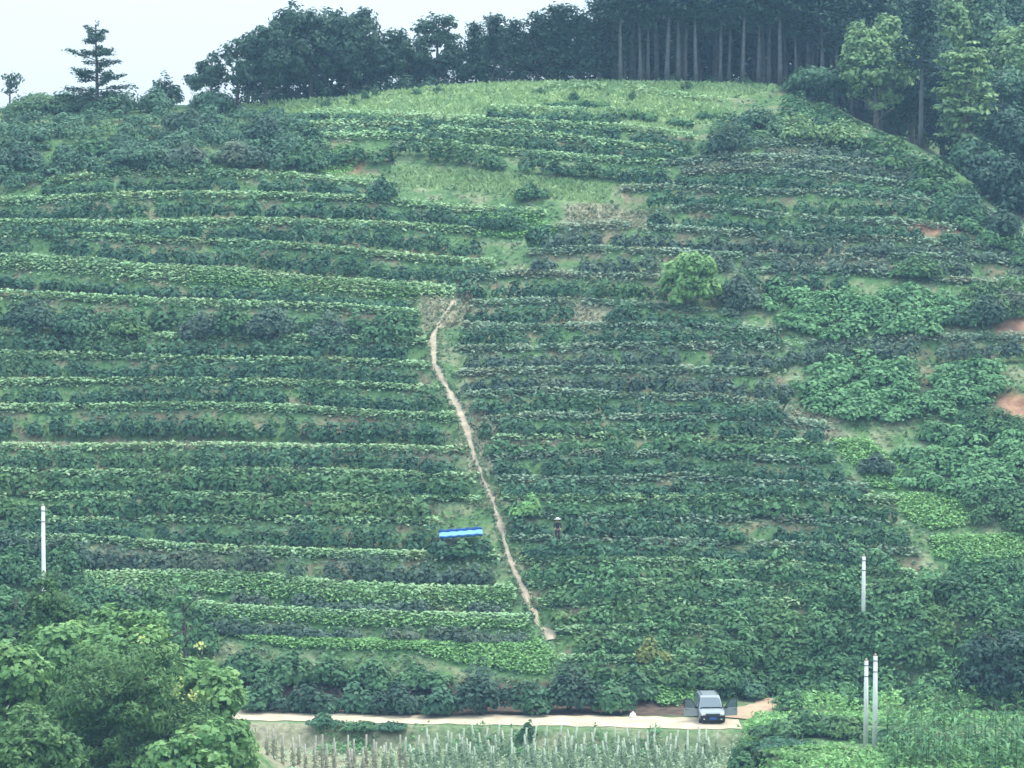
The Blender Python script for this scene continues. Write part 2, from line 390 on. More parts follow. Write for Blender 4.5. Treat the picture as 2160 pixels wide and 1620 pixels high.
# ---- ground sheet
xs = np.unique(np.concatenate([np.linspace(-220, -50, 35), np.arange(-50, 50.01, 0.34), np.linspace(50, 220, 35)]))
ys = np.unique(np.concatenate([np.linspace(-30, 150, 46), np.linspace(150, 188, 60), np.arange(188, 296, 0.36), np.linspace(296, 400, 60)]))
GX, GY = np.meshgrid(xs, ys)
B = base_h(GX, GY); off, tt = terrace(GX, GY)
fine = sstep(200, 206, GY)
Z = B + off + 0.05 * np.sin(GX * 2.1 + GY) * np.sin(GY * 1.7) * fine
gpx, gpy, _ = project(GX, GY, B)
sel = GY > 150
def mask(polys):
    m = np.zeros(GX.shape)
    for p in polys: m = np.maximum(m, in_poly(gpx, gpy, p) & sel)
    return m
def blur(m):
    for _ in range(2):
        q = m.copy(); q[1:-1, 1:-1] = (m[1:-1, 1:-1] * 2 + m[:-2, 1:-1] + m[2:, 1:-1] + m[1:-1, :-2] + m[1:-1, 2:]) / 6; m = q
    return m
meadow_m = blur(mask(MEADOW)); soil_m = blur(mask(SOIL)); dry_m = blur(mask(DRY)); lush_m = blur(mask(LUSH))
# the cut bank above the road and the bank under the road are bare
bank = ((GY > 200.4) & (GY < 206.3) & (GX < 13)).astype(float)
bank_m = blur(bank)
edge_y = np.interp(GX, [-30, -16, -6, 4, 14, 40], [198.4, 198.0, 196.8, 196.0, 195.0, 195.0])
under = ((GY < edge_y + 0.3) & (GY > 186) & (GX < 14)).astype(float)
dry_m = np.maximum(dry_m, blur(under) * np.interp(GX, [-17, -9, -5, 15], [0.9, 0.8, 0.25, 0.15]))
riser = ((tt > 0.02) & (tt < 0.5)).astype(float)
nx, ny = len(xs), len(ys)
idx = np.arange(nx * ny).reshape(ny, nx)
quads = np.stack([idx[:-1, :-1].ravel(), idx[:-1, 1:].ravel(), idx[1:, 1:].ravel(), idx[1:, :-1].ravel()], 1)
gm = bpy.data.materials.new("hillside_ground"); gm.use_nodes = True
def build_ground_mat(m):
    nt = m.node_tree; nd = nt.nodes; lk = nt.links; b = nd["Principled BSDF"]
    b.inputs["Roughness"].default_value = 0.95; b.inputs["Specular IOR Level"].default_value = 0.1
    g = nd.new("ShaderNodeNewGeometry")
    def noise(scale, det=5):
        n = nd.new("ShaderNodeTexNoise"); n.inputs["Scale"].default_value = scale; n.inputs["Detail"].default_value = det
        lk.new(g.outputs["Position"], n.inputs["Vector"]); return n.outputs[0]
    def ramp(f, a, ca, bb, cb):
        r = nd.new("ShaderNodeValToRGB"); r.color_ramp.elements[0].position = a; r.color_ramp.elements[0].color = (*ca, 1)
        r.color_ramp.elements[1].position = bb; r.color_ramp.elements[1].color = (*cb, 1); lk.new(f, r.inputs[0]); return r.outputs[0]
    def mixc(f, a, bb):
        x = nd.new("ShaderNodeMix"); x.data_type = 'RGBA'; lk.new(f, x.inputs[0]); lk.new(a, x.inputs[6]); lk.new(bb, x.inputs[7]); return x.outputs[2]
    def attr(n):
        a = nd.new("ShaderNodeAttribute"); a.attribute_name = n; return a.outputs["Fac"]
    def mul(a, bb, add=0.0):
        x = nd.new("ShaderNodeMath"); x.operation = 'MULTIPLY_ADD'; lk.new(a, x.inputs[0])
        if isinstance(bb, float): x.inputs[1].default_value = bb
        else: lk.new(bb, x.inputs[1])
        x.inputs[2].default_value = add; x.use_clamp = True; return x.outputs[0]
    fine = noise(3.0, 8); mid = noise(0.5, 4)
    grass = ramp(fine, 0.3, (0.055, 0.115, 0.045), 0.7, (0.12, 0.20, 0.08))
    drygrass = ramp(fine, 0.3, (0.18, 0.17, 0.105), 0.7, (0.36, 0.32, 0.22))
    soil = ramp(noise(1.2, 8), 0.3, (0.075, 0.052, 0.038), 0.7, (0.22, 0.145, 0.10))
    redsoil = ramp(noise(1.0, 8), 0.35, (0.20, 0.105, 0.065), 0.7, (0.46, 0.27, 0.17))
    meadow = ramp(noise(0.9, 7), 0.3, (0.20, 0.30, 0.12), 0.7, (0.35, 0.44, 0.20))
    lush = ramp(fine, 0.3, (0.10, 0.24, 0.08), 0.7, (0.19, 0.38, 0.15))
    patch = nd.new("ShaderNodeMapRange"); patch.inputs[1].default_value = 0.48; patch.inputs[2].default_value = 0.62; lk.new(mid, patch.inputs[0])
    c = mixc(mul(patch.outputs[0], 0.5), grass, drygrass)
    c = mixc(mul(mul(attr("riser"), patch.outputs[0]), 0.55), c, soil)
    c = mixc(attr("dry"), c, drygrass)
    c = mixc(attr("meadow"), c, meadow)
    c = mixc(attr("lush"), c, lush)
    c = mixc(attr("soil"), c, mixc(patch.outputs[0], redsoil, soil))
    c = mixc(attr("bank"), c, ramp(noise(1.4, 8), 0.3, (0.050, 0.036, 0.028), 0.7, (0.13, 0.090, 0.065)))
    lk.new(c, b.inputs["Base Color"])
    bp = nd.new("ShaderNodeBump"); bp.inputs["Strength"].default_value = 0.6; bp.inputs["Distance"].default_value = 0.15
    lk.new(fine, bp.inputs["Height"]); lk.new(bp.outputs[0], b.inputs["Normal"])
build_ground_mat(gm)
me = poly_mesh("ground", np.stack([GX.ravel(), GY.ravel(), Z.ravel()], 1), quads,
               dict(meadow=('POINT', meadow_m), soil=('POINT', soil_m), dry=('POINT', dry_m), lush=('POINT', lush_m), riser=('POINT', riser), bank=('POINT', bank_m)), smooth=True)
tag(link_mesh("ground", me, gm), kind="structure")

# ---- ribbons for the road, its spur and the footpath
def ribbon(name, pts, widths, mat, lift=0.05, jag=0.0, n=160, thick=0.0):
    pts = np.array(pts, float); seg = np.r_[0, np.cumsum(np.hypot(*(np.diff(pts[:, :2], axis=0).T)))]
    s = np.linspace(0, seg[-1], n)
    x = np.interp(s, seg, pts[:, 0]); y = np.interp(s, seg, pts[:, 1]); wd = np.interp(s, seg, widths)
    tx, ty = np.gradient(x), np.gradient(y); l = np.hypot(tx, ty); nxv, nyv = -ty / l, tx / l
    k = 7; V = []
    ph = rng.uniform(0, 6, 8)
    for j in range(k):
        u = (j / (k - 1) - 0.5)
        jj = jag * (np.sin(s * 1.9 + ph[0] + j // 4 * 2) + np.sin(s * 4.3 + ph[1] + j // 4) * 0.6) * (abs(u) * 2)
        X = x + nxv * (u * wd + jj); Y = y + nyv * (u * wd + jj)
        V.append(np.stack([X, Y, H(X, Y) + lift * (1 - (abs(u) * 2) ** 4 * 0.6)], 1))
    V = np.stack(V, 1).reshape(-1, 3)
    id2 = np.arange(n * k).reshape(n, k)
    q = np.stack([id2[:-1, :-1].ravel(), id2[:-1, 1:].ravel(), id2[1:, 1:].ravel(), id2[1:, :-1].ravel()], 1)
    o = link_mesh(name, poly_mesh(name, V, q, smooth=True), mat); tag(o, kind="structure"); return o
M["dirt"] = mat_simple("pale_dirt_road", (0.44, 0.355, 0.25), 0.95, noise=0.22, nscale=0.8)
M["dirt_path"] = mat_simple("footpath_dirt", (0.36, 0.29, 0.21), 0.95, noise=0.3, nscale=1.2)
M["dirt_red"] = mat_simple("side_track_dirt", (0.38, 0.26, 0.17), 0.95, noise=0.15, nscale=0.8)
ribbon("road", [(-19, 200.8), (-16, 200.6), (-6, 199.3), (4, 198.6), (12.6, 197.6), (14.2, 197.6)], [3.6, 3.6, 3.5, 3.8, 4.2, 3.2], M["dirt"], 0.08, 0.16)
a, b_ = AT(1545, 199.5), AT(1632, 206.8)
ribbon("side_track", [(a.x, a.y), ((a.x + b_.x) / 2 + .2, 203.2), (b_.x, b_.y)], [2.6, 2.3, 1.0], M["dirt_red"], 0.07, 0.16, 60)
fp = ray_ground([p[0] for p in FOOTPATH], [p[1] for p in FOOTPATH])
fw = np.interp(np.arange(len(FOOTPATH)), [0, 2, 3, 5, 8, 10, 13, 15, 17, 20], [0.7, 0.3, 0.8, 0.6, 0.9, 0.45, 0.5, 0.55, 0.75, 0.95])
ribbon("footpath", [(p[0], p[1]) for p in fp], fw * 0.8, M["dirt_path"], 0.10, 0.10, 300)

# ------------------------------------------------------------------ foliage
def unit(v): return v / np.maximum(np.linalg.norm(v, axis=-1, keepdims=True), 1e-9)
def leaf_quads(c, nrm, size, aspect=0.55, droop=0.0):
    """kite-shaped leaves, folded along the midrib, about centres c facing nrm"""
    n = len(c); r = unit(rng.normal(size=(n, 3)))
    t = unit(np.cross(nrm, r)); bt = np.cross(nrm, t)
    if droop:
        t = unit(t + np.array([0, 0, -droop])); bt = unit(np.cross(nrm, t))
    s = np.asarray(size).reshape(-1, 1) * np.ones((n, 1))
    V = np.stack([c - t * s * 0.5, c + bt * s * aspect * 0.5 + t * s * 0.08 + nrm * s * 0.08,
                  c + t * s * 0.5, c - bt * s * aspect * 0.5 + t * s * 0.08 + nrm * s * 0.08], 1).reshape(-1, 3)
    return V
def leaf_object(name, c, nrm, size, mat, parent=None, aspect=0.55, droop=0.0, vary=None):
    V = leaf_quads(c, nrm, size, aspect, droop)
    q = np.arange(len(V)).reshape(-1, 4)
    vary = rng.random(len(q)) if vary is None else vary
    return link_mesh(name, poly_mesh(name, V, q, dict(vary=('FACE', vary))), mat, parent)

def dome(cen, rx, ry, h, n, size, up=0.40, low=-0.15, fill=0.45):
    """leaf positions over lumpy domes: cen m x 3 (bases), rx, ry, h arrays m; n leaves each"""
    m = len(cen)
    d = unit(rng.normal(size=(m, n, 3))); d[..., 2] = np.where(d[..., 2] < low, -d[..., 2], d[..., 2])
    lob = unit(rng.normal(size=(m, 5, 3)) + np.array([0, 0, 0.5])); amp = rng.uniform(0.1, 0.45, (m, 5))
    dots = np.clip(np.einsum('mnk,mlk->mnl', d, lob), 0, 1) ** 5
    rad = (0.80 + (dots * amp[:, None, :]).max(2)) * (1 - fill * rng.random((m, n)) ** 2.2)
    P = np.empty((m, n, 3))
    P[..., 0] = cen[:, None, 0] + d[..., 0] * rad * rx[:, None]
    P[..., 1] = cen[:, None, 1] + d[..., 1] * rad * ry[:, None]
    P[..., 2] = cen[:, None, 2] + h[:, None] * (0.30 + 0.70 * d[..., 2] * rad)
    nr = unit(d * 1.15 + np.array([0, 0, up]) + rng.normal(size=d.shape) * 0.36)
    sz = size * rng.uniform(0.65, 1.3, (m, n))
    return P.reshape(-1, 3), nr.reshape(-1, 3), sz.ravel()

def tube(V, Fc, path, radii, seg=7, cap=True):
    """append a tapered tube along path to vertex / face lists"""
    path = [Vector(p) for p in path]; base = len(V); n = len(path)
    for i, p in enumerate(path):
        d = (path[min(i + 1, n - 1)] - path[max(i - 1, 0)]).normalized()
        u = d.orthogonal().normalized() if abs(d.z) < 0.9 else Vector((1, 0, 0)) - d * d.x
        u.normalize(); v = d.cross(u)
        for j in range(seg):
            a = 2 * math.pi * j / seg
            V.append(p + (u * math.cos(a) + v * math.sin(a)) * radii[i])
    for i in range(n - 1):
        for j in range(seg):
            a = base + i * seg + j; b = base + i * seg + (j + 1) % seg
            Fc.append((a, b, b + seg, a + seg))
    if cap:
        Fc.append(tuple(base + j for j in range(seg))[::-1]); Fc.append(tuple(base + (n - 1) * seg + j for j in range(seg)))

# ---- hedge rows
def row_samples(i, step=0.95):
    p = RX[i]; x0, x1 = p[0, 0], p[-1, 0]
    px = np.arange(x0, x1, step * 26.5); px = px + rng.normal(size=len(px)) * 4; px.sort()
    px = np.clip(px, x0, x1)
    r = np.interp(px, p[:, 0], p[:, 1])
    R = rows_at(px); R[i] = np.nan; R[R <= r[None, :] + 6] = np.nan
    with np.errstate(all='ignore'):
        dn = np.where(np.all(np.isnan(R), 0), 1e9, np.nanmin(np.where(np.isnan(R), 1e9, R), 0))
    gap = np.where(dn - r > 95, 56, dn - r)
    return px, r, gap
path_px = np.array(FOOTPATH, float)
LIPS = [[], [], []]; LIPD = [[], [], []]
count = {}
side_total = {s: sum(1 for r in ROWS if r[0] == s) for s in ("upper", "left", "right")}
LOOK = dict(dark="dark green", green="leafy mid-green", grey="grey-green")
GROUP = dict(upper="shrub hedges on the top terraces", left="shrub hedges left of the footpath", right="shrub hedges right of the footpath")
order = {}
for s in side_total:
    ids = [i for i, r in enumerate(ROWS) if r[0] == s]
    ids.sort(key=lambda i: np.mean(RX[i][:, 1])); 
    for k, i in enumerate(ids): order[i] = k + 1
KEEP_OUT = VINE + [LUSH[3], LUSH[4]] + [DRY[1], DRY[4], SOIL[0], SOIL[1], [(905,1085),(1035,1085),(1035,1132),(905,1132)], [(1415,535),(1500,535),(1510,640),(1400,640)],
            [(1150,1085),(1200,1085),(1195,1132),(1160,1132)]]
for i, (side, pts, kind, lip, soil) in enumerate(ROWS):
    px, r, gap = row_samples(i)
    # grass on the terrace edge above the hedge
    gx = np.arange(RX[i][0, 0], RX[i][-1, 0], 0.80 / max(lip, 0.5)); gx = gx + rng.normal(size=len(gx)) * 3
    gr = np.interp(gx, RX[i][:, 0], RX[i][:, 1])
    keep = np.sin(gx * 0.021 + i) + np.sin(gx * 0.047 + 2 * i) * 0.7 + rng.normal(size=len(gx)) * 0.3 > (-0.5 - lip)
    gx, gr = gx[keep], gr[keep]
    clear = (np.abs(gx - np.interp(gr, path_px[:, 1], path_px[:, 0])) > 16) | (gr < 640) | (gr > 1370)
    gx, gr = gx[clear], gr[clear]
    for rep in range(3):
        o = rng.normal(size=len(gx)) * (3.0 + 4.5 * max(lip - 1, 0)) + 8 * max(lip - 1.2, 0)
        LIPS[1 if side == "right" and kind != "green" else 0].append(np.stack([gx + rng.normal(size=len(gx)) * 3, gr + o], 1))
    # shrubs
    pyb = r + np.minimum(gap * 0.70, 42)
    P = ray_ground(px, pyb)
    P[:, 2] = H(P[:, 0], P[:, 1])
    gapm = np.maximum(np.minimum(gap * 0.70, 42) + 4, 16) * 0.0405
    if side == "right": gapm = gapm * (0.84 if kind == "green" else 0.93)
    if lip > 1.5: gapm = gapm * 0.55
    if side == "upper" and lip < 0.35: gapm = gapm * 0.35
    ok = np.ones(len(px), bool)
    for q in KEEP_OUT: ok &= ~in_poly(px, pyb - 8, q)
    onp = (pyb > 640) & (pyb < 1400)
    ok &= ~(onp & (np.abs(px - np.interp(pyb - 18, path_px[:, 1], path_px[:, 0])) < 36))
    # irregular gaps where shrubs are missing
    ok &= (np.sin(px * 0.013 + i * 2.1) + 0.6 * np.sin(px * 0.037 + i) + rng.normal(size=len(px)) * 0.45) > (-1.75 + 0.55 * (kind == "grey") + 0.3 * soil + 0.5 * (lip > 1.5))
    P, gapm = P[ok], gapm[ok]
    if len(P) < 3: continue
    m = len(P); big = 1.04 if kind == "green" else 1.0
    low = np.sin(px[ok] * 0.011 + i * 1.7) * 0.14 + np.sin(px[ok] * 0.05 + i) * 0.1
    h = np.clip(gapm * rng.uniform(0.72, 1.12, m) * big * (1 + low), 0.5, 2.1)
    rx = rng.uniform(0.58, 0.95, m) * big; ry = rng.uniform(0.5, 0.75, m) * big
    P[:, 1] += rng.normal(size=m) * 0.12
    n = 120 if kind != "green" else 110
    c, nr, sz = dome(P, rx, ry, h, n, 0.38 if kind != "green" else 0.46)
    # a few leading shoots stand out of the tops
    ms = m * 5; k = rng.integers(0, m, ms)
    tip = P[k] + np.stack([rng.normal(size=ms) * rx[k] * .6, rng.normal(size=ms) * ry[k] * .5, h[k] * rng.uniform(0.85, 1.15, ms)], 1)
    tn = unit(rng.normal(size=(ms, 3)) + np.array([0, -0.2, 0.6]))
    c = np.concatenate([c, tip]); nr = np.concatenate([nr, tn]); sz = np.concatenate([sz, rng.uniform(0.3, 0.5, ms)])
    bush_hue = np.repeat(np.clip(rng.normal(0.5, 0.32, m), 0, 1), n); bush_hue = np.concatenate([bush_hue, np.full(ms, 0.7)])
    vary = np.clip(bush_hue * 0.55 + rng.random(len(c)) * 0.5, 0, 1)
    o = leaf_object("shrub_hedge", c, nr, sz, M[kind], vary=vary, aspect=0.6)
    k = order[i]; tot = side_total[side]
    where = dict(upper="above the bright grass strip", left="left of the dirt footpath", right="right of the dirt footpath")[side]
    pos = (ORD[k] + " hedge down" if k <= (tot + 1) // 2 else (ORD[tot + 1 - k] + " hedge up" if tot - k else "lowest hedge"))
    lab = f"{LOOK[kind]} terraced shrub hedge {where}, {pos}"
    if k == 1: lab = f"{LOOK[kind]} terraced shrub hedge {where}, topmost of its side"
    tag(o, lab, "hedge", GROUP[side])

# ---- grasses: scattered by the photo's patches, standing on the hillside
def blades(pxpy, hgt, mat, name, kind="stuff", wid=0.16, per=1, lean=0.5, parent=None, terr=True):
    p = np.asarray(pxpy, float)
    P = ray_ground(p[:, 0], p[:, 1]); 
    P[:, 2] = H(P[:, 0], P[:, 1]) if terr else P[:, 2]
    P = np.repeat(P, per, 0); n = len(P)
    P[:, :2] += rng.normal(size=(n, 2)) * 0.12
    h = hgt * rng.uniform(0.5, 1.3, n)
    a = rng.uniform(0, math.pi, n); d = np.stack([np.cos(a), np.sin(a) * 0.6, np.zeros(n)], 1) * (wid * rng.uniform(0.6, 1.4, n))[:, None]
    l = rng.normal(size=(n, 3)) * lean * h[:, None]; l[:, 2] = 0
    P0 = P - np.array([0, 0, 0.05])
    V = np.stack([P0 - d, P0 + d, P0 + d * 0.55 + l * 0.5 + np.stack([0 * h, 0 * h, h * 0.7], 1), P0 + l + np.stack([0 * h, 0 * h, h], 1)], 1).reshape(-1, 3)
    q = np.arange(len(V)).reshape(-1, 4)
    o = link_mesh(name, poly_mesh(name, V, q, dict(vary=('FACE', rng.random(n)))), mat, parent)
    return tag(o, kind=kind) if kind else o
def fill_poly(poly, n):
    a = np.array(poly, float); lo, hi = a.min(0), a.max(0); out = []
    while sum(len(x) for x in out) < n:
        q = rng.uniform(lo, hi, (n * 2, 2)); out.append(q[in_poly(q[:, 0], q[:, 1], poly)])
    return np.concatenate(out)[:n]
def area(poly):
    a = np.array(poly, float); x, y = a[:, 0], a[:, 1]; return abs(np.dot(x, np.roll(y, 1)) - np.dot(y, np.roll(x, 1))) / 2
for li, lm, ll in ((0, "lip", "light green grass along the terrace edges above the shrub hedges"), (1, "lip_dry", "paler greyish grass along the terrace edges right of the footpath")):
    lp = np.concatenate(LIPS[li]); P = ray_ground(lp[:, 0], lp[:, 1]); P[:, 2] = H(P[:, 0], P[:, 1]) + rng.uniform(0.10, 0.50, len(P))
    o = leaf_object("terrace_grass", P, unit(rng.normal(size=P.shape) * 0.27 + np.array([0, -0.15, 1])), rng.uniform(0.22, 0.46, len(P)), M[lm], aspect=0.6)
    tag(o, ll, "grass", kind="stuff")
# low mixed cover over the whole slope between the hedges
hx = rng.uniform(-60, 2220, 60000); hy = rng.uniform(190, 1480, 60000)
hy = np.maximum(hy, np.interp(hx, ci[:, 0], ci[:, 1]) + 8)
keep = np.ones(len(hx), bool)
for q in SOIL + DRY[:1]: keep &= ~in_poly(hx, hy, q)
keep &= (np.sin(hx * .017 + hy * .05) + np.sin(hx * .041 - hy * .033) * .8 + rng.normal(size=len(hx)) * .9) > -0.9
dpath = np.abs(hx - np.interp(hy, [p[1] for p in FOOTPATH], [p[0] for p in FOOTPATH])); keep &= ~((dpath < 7) & (hy > 630) & (hy < 1360))
P = ray_ground(hx[keep], hy[keep]); P[:, 2] = H(P[:, 0], P[:, 1]) + rng.uniform(0.0, 0.3, len(P))
o = leaf_object("ground_cover", P, unit(rng.normal(size=P.shape) * 0.5 + np.array([0, -0.15, .9])), rng.uniform(0.2, 0.5, len(P)), M["cover"], aspect=0.55)
tag(o, "low mixed weeds and grass covering the terraces between the hedges", "ground cover", kind="stuff")
o = blades(np.concatenate([fill_poly(p, int(area(p) * 0.22)) for p in MEADOW]), 0.34, M["meadow"], "meadow_grass", wid=0.15)
tag(o, "yellow-green meadow grass on the hilltop and the bright strip", "grass")
dp_ = np.concatenate([fill_poly(p, int(area(p) * 0.10)) for p in DRY])
dp_ = dp_[(np.abs(dp_[:, 0] - np.interp(dp_[:, 1], [p[1] for p in FOOTPATH], [p[0] for p in FOOTPATH])) > 16) | (dp_[:, 1] < 630)]
o = blades(dp_, 0.28, M["straw"], "dry_grass", wid=0.14, lean=0.9)
tag(o, "dry straw-coloured grass in patches between the hedges and beside the path", "grass")
pts = np.concatenate([fill_poly(p, int(area(p) * 0.36)) for p in LUSH])
P = ray_ground(pts[:, 0], pts[:, 1]); P[:, 2] = H(P[:, 0], P[:, 1])
k = len(P); P = np.repeat(P, 2, 0) + rng.normal(size=(2 * k, 3)) * np.array([.2, .2, .0]); P[:, 2] += rng.uniform(0.02, 0.28, 2 * k)
o = leaf_object("weeds", P, unit(rng.normal(size=P.shape) * 0.32 + np.array([0, -.1, 1])), rng.uniform(0.15, 0.34, len(P)), M["lush"])
tag(o, "bright green low weeds in fresh patches on the right slope and by the path foot", "weeds", kind="stuff")
sl = np.r_[0, np.cumsum(np.hypot(np.diff(fp[:, 0]), np.diff(fp[:, 1])))]; u = rng.uniform(0, sl[-1], 1500)
sd = np.where(rng.random(1500) < .5, -1, 1) * (np.interp(u, sl, fw) * .4 + np.abs(rng.normal(size=1500)) * .16 - .06)
P = np.stack([np.interp(u, sl, fp[:, 0]) + sd, np.interp(u, sl, fp[:, 1]), 0 * u], 1); P[:, 2] = H(P[:, 0], P[:, 1]) + rng.uniform(.05, .3, 1500)
tag(leaf_object("weeds", P, unit(rng.normal(size=P.shape) * .5 + np.array([0, -.15, .9])), rng.uniform(.14, .34, 1500), M["cover"]),
    "short weeds overhanging both edges of the dirt footpath", "weeds", kind="stuff")
# vines: mounds of creeping leaves
for poly, lab in zip(VINE, ["bright green vine blanket over the slope below the lone round tree",
                            "domed mound of green vines with a pale left edge",
                            "small vine mound beside the orange soil cutting",
                            "leafy vine tangle on the right edge below the grey hedge"]):
    q = fill_poly(poly, int(area(poly) / 420)); P = ray_ground(q[:, 0], q[:, 1] + 12); P[:, 2] = H(P[:, 0], P[:, 1]); m = len(P)
    c, nr, sz = dome(P, rng.uniform(0.9, 1.5, m), rng.uniform(0.7, 1.0, m), rng.uniform(0.7, 1.5, m), 110, 0.36, up=0.6)
    hue = np.repeat(rng.uniform(0.1, 0.8, m), len(c) // m)
    tag(leaf_object("creeping_vine", c, nr, sz, M["vine"], aspect=0.75, vary=np.clip(hue * .6 + rng.random(len(c)) * .4, 0, 1)), lab, "vine", "vine mounds on the right slope")

# ------------------------------------------------------------------ trees
def clump_crown(name, lobes, mat, size, per, parent, aspect=0.6, up=0.5, clump=0.9, flat=0.7, droop=0.0, dens=1.0, huev=0.22):
    """crown of leaf clumps scattered over ellipsoid lobes: (x, y, z, rx, ry, rz, clumps)"""
    cs, ns, ss, vs = [], [], [], []
    for (x, y, z, rx, ry, rz, k) in lobes:
        k = max(3, int(k * dens))
        d = unit(rng.normal(size=(k, 3))); rad = rng.uniform(0.45, 1.05, k) ** 0.7
        cc = np.stack([x + d[:, 0] * rx * rad, y + d[:, 1] * ry * rad, z + d[:, 2] * rz * rad], 1)
        rc = clump * rng.uniform(0.55, 1.25, k)
        q = unit(rng.normal(size=(k, per, 3))); rr = rng.random((k, per)) ** 0.45
        P = cc[:, None, :] + q * (rr * rc[:, None])[..., None] * np.array([1, 1, flat])
        nr = unit(q * 0.6 + d[:, None, :] * 0.5 + np.array([0, 0, up]) + rng.normal(size=q.shape) * 0.4)
        cs.append(P.reshape(-1, 3)); ns.append(nr.reshape(-1, 3)); ss.append(size * rng.uniform(0.65, 1.35, k * per))
        vs.append(np.clip(np.repeat(rng.normal(0.5, huev, k), per) * 0.7 + rng.random(k * per) * 0.4 - 0.05, 0, 1))
    return leaf_object(name, np.concatenate(cs), np.concatenate(ns), np.concatenate(ss), mat, parent, aspect, droop, np.concatenate(vs))

def trunk_mesh(name, h, r, mat, parent, limbs=(), bend=0.15, seg=8, lean=(0, 0)):
    V, Fc = [], []
    n = 7; path = []
    for i in range(n):
        t = i / (n - 1)
        path.append((lean[0] * t + bend * math.sin(t * 2.6 + r * 40) * t, lean[1] * t + bend * math.cos(t * 3.1 + r * 70) * t * .6, -0.25 + (h + 0.25) * t))
    tube(V, Fc, path, [r * (1.25 if i == 0 else 1.0) * (1 - 0.75 * i / (n - 1)) for i in range(n)], seg)
    for (z, dx, dy, dz, rr) in limbs:
        t = min(z / h, 0.98); k = t * (n - 1); a = int(k); f = k - a; a2 = min(a + 1, n - 1)
        p = Vector(path[a]).lerp(Vector(path[a2]), f)
        tube(V, Fc, [p, p + Vector((dx * .5, dy * .5, dz * .6)), p + Vector((dx, dy, dz))], [rr, rr * .65, rr * .25], 5)
    return link_mesh(name, poly_mesh(name, V, Fc, smooth=True), mat, parent)

def broad_tree(name, label, cat, px, y, py_top, wpx, leaf, bark="bark", group=None, size=0.42, per=34, clump=0.9, lobes=None, crown_from=0.25, dens=1.0, aspect=0.6,
               knobs=5, base=None, up=0.5, droop=0.0, flat=0.7, gaps=1.0):
    b = AT(px, y) if base is None else base
    h = Ztop(py_top, y) - b.z; R = wpx / F * y / 2
    t = thing(name, label, cat, b, 0, group)
    limbs = []
    for k in range(7):
        a = k * 2.4 + px; z = h * (crown_from + (0.85 - crown_from) * k / 7)
        limbs.append((z, math.cos(a) * R * .7, math.sin(a) * R * .7, h * .12, 0.03 + h * 0.006))
    trunk_mesh("trunk", h * 0.9, 0.05 + h * 0.018, M[bark], t, limbs)
    if lobes is None:
        lobes = []
        zc = h * (1 + crown_from) / 2; rz = h * (1 - crown_from) / 2
        vol = R * R * rz
        lobes.append((0, 0, zc, R * .8, R * .8, rz * .82, 6 + vol * 1.5 * gaps))
        for k in range(knobs):
            a = rng.uniform(0, 6.28); e = rng.uniform(-0.5, 1.0)
            rr = math.cos(e) * R * .72
            lobes.append((math.cos(a) * rr, math.sin(a) * rr, zc + math.sin(e) * rz * .78, R * .42, R * .42, rz * .3, 4 + vol * .35 * gaps))
    else:
        lobes = [(lx * R, ly * R, lz * h, rx * R, ry * R, rz * h, kk) for (lx, ly, lz, rx, ry, rz, kk) in lobes]
    clump_crown("crown", lobes, M[leaf], size, per, t, aspect, up, clump, flat, droop, dens)
    return t

def shrub(name, label, px, py_base, py_top, wpx, leaf, size=0.36, n=170, group=None, cat="shrub", y=None):
    """one shrub standing where its base shows, with stems"""
    b = G(px, py_base) if y is None else AT(px, y)
    h = max(Ztop(py_top, b.y) - b.z, 0.5); R = wpx / F * b.y / 2
    t = thing(name, label, cat, b, 0, group)
    V, Fc = [], []
    for k in range(5):
        a = k * 1.26 + px; tube(V, Fc, [(0, 0, -.1), (math.cos(a) * R * .3, math.sin(a) * R * .3, h * .4), (math.cos(a) * R * .6, math.sin(a) * R * .6, h * .75)], [.05, .035, .012], 5)
    link_mesh("stem", poly_mesh("stem", V, Fc, smooth=True), M["bark"], t)
    m = max(4, int(5 + R * 3))
    cc = np.stack([rng.normal(size=m) * R * .42, rng.normal(size=m) * R * .35, np.zeros(m)], 1); cc[0] = 0
    hh = h * rng.uniform(0.6, 0.95, m) * (1 - 0.35 * np.abs(cc[:, 0]) / R); hh[0] = h
    c, nr, sz = dome(cc, np.full(m, R * .6), np.full(m, R * .55), hh, n, size)
    hue = np.repeat(np.clip(rng.normal(.5, .2, m), 0, 1), n)
    leaf_object("foliage", c, nr, sz, M[leaf], t, vary=np.clip(hue * .6 + rng.random(len(c)) * .45, 0, 1), aspect=0.65)
    return t

# ---- scrub covering the upper left shoulder
SCRUB = [[(-60,232),(120,206),(330,190),(470,214),(560,236),(660,262),(700,300),(690,348),(560,362),(300,362),(100,378),(-60,410)]]
q = np.concatenate([fill_poly(SCRUB[0], 300), fill_poly([(1500,262),(1620,240),(1760,270),(1890,322),(1750,300),(1600,300),(1490,320)], 26)]); P = ray_ground(q[:, 0], q[:, 1] + 8); P[:, 2] = H(P[:, 0], P[:, 1]); m = len(P)
c, nr, sz = dome(P, rng.uniform(.7, 1.5, m), rng.uniform(.6, 1.0, m), rng.uniform(0.6, 1.6, m), 100, 0.36)
hue = np.repeat(rng.uniform(0, 1, m), len(c) // m)
tag(leaf_object("undergrowth", c, nr, sz, M["forest"], vary=np.clip(hue * .6 + rng.random(len(c)) * .4, 0, 1)),
    "tangled mixed undergrowth over the upper shoulders of the hill", "undergrowth", kind="stuff")
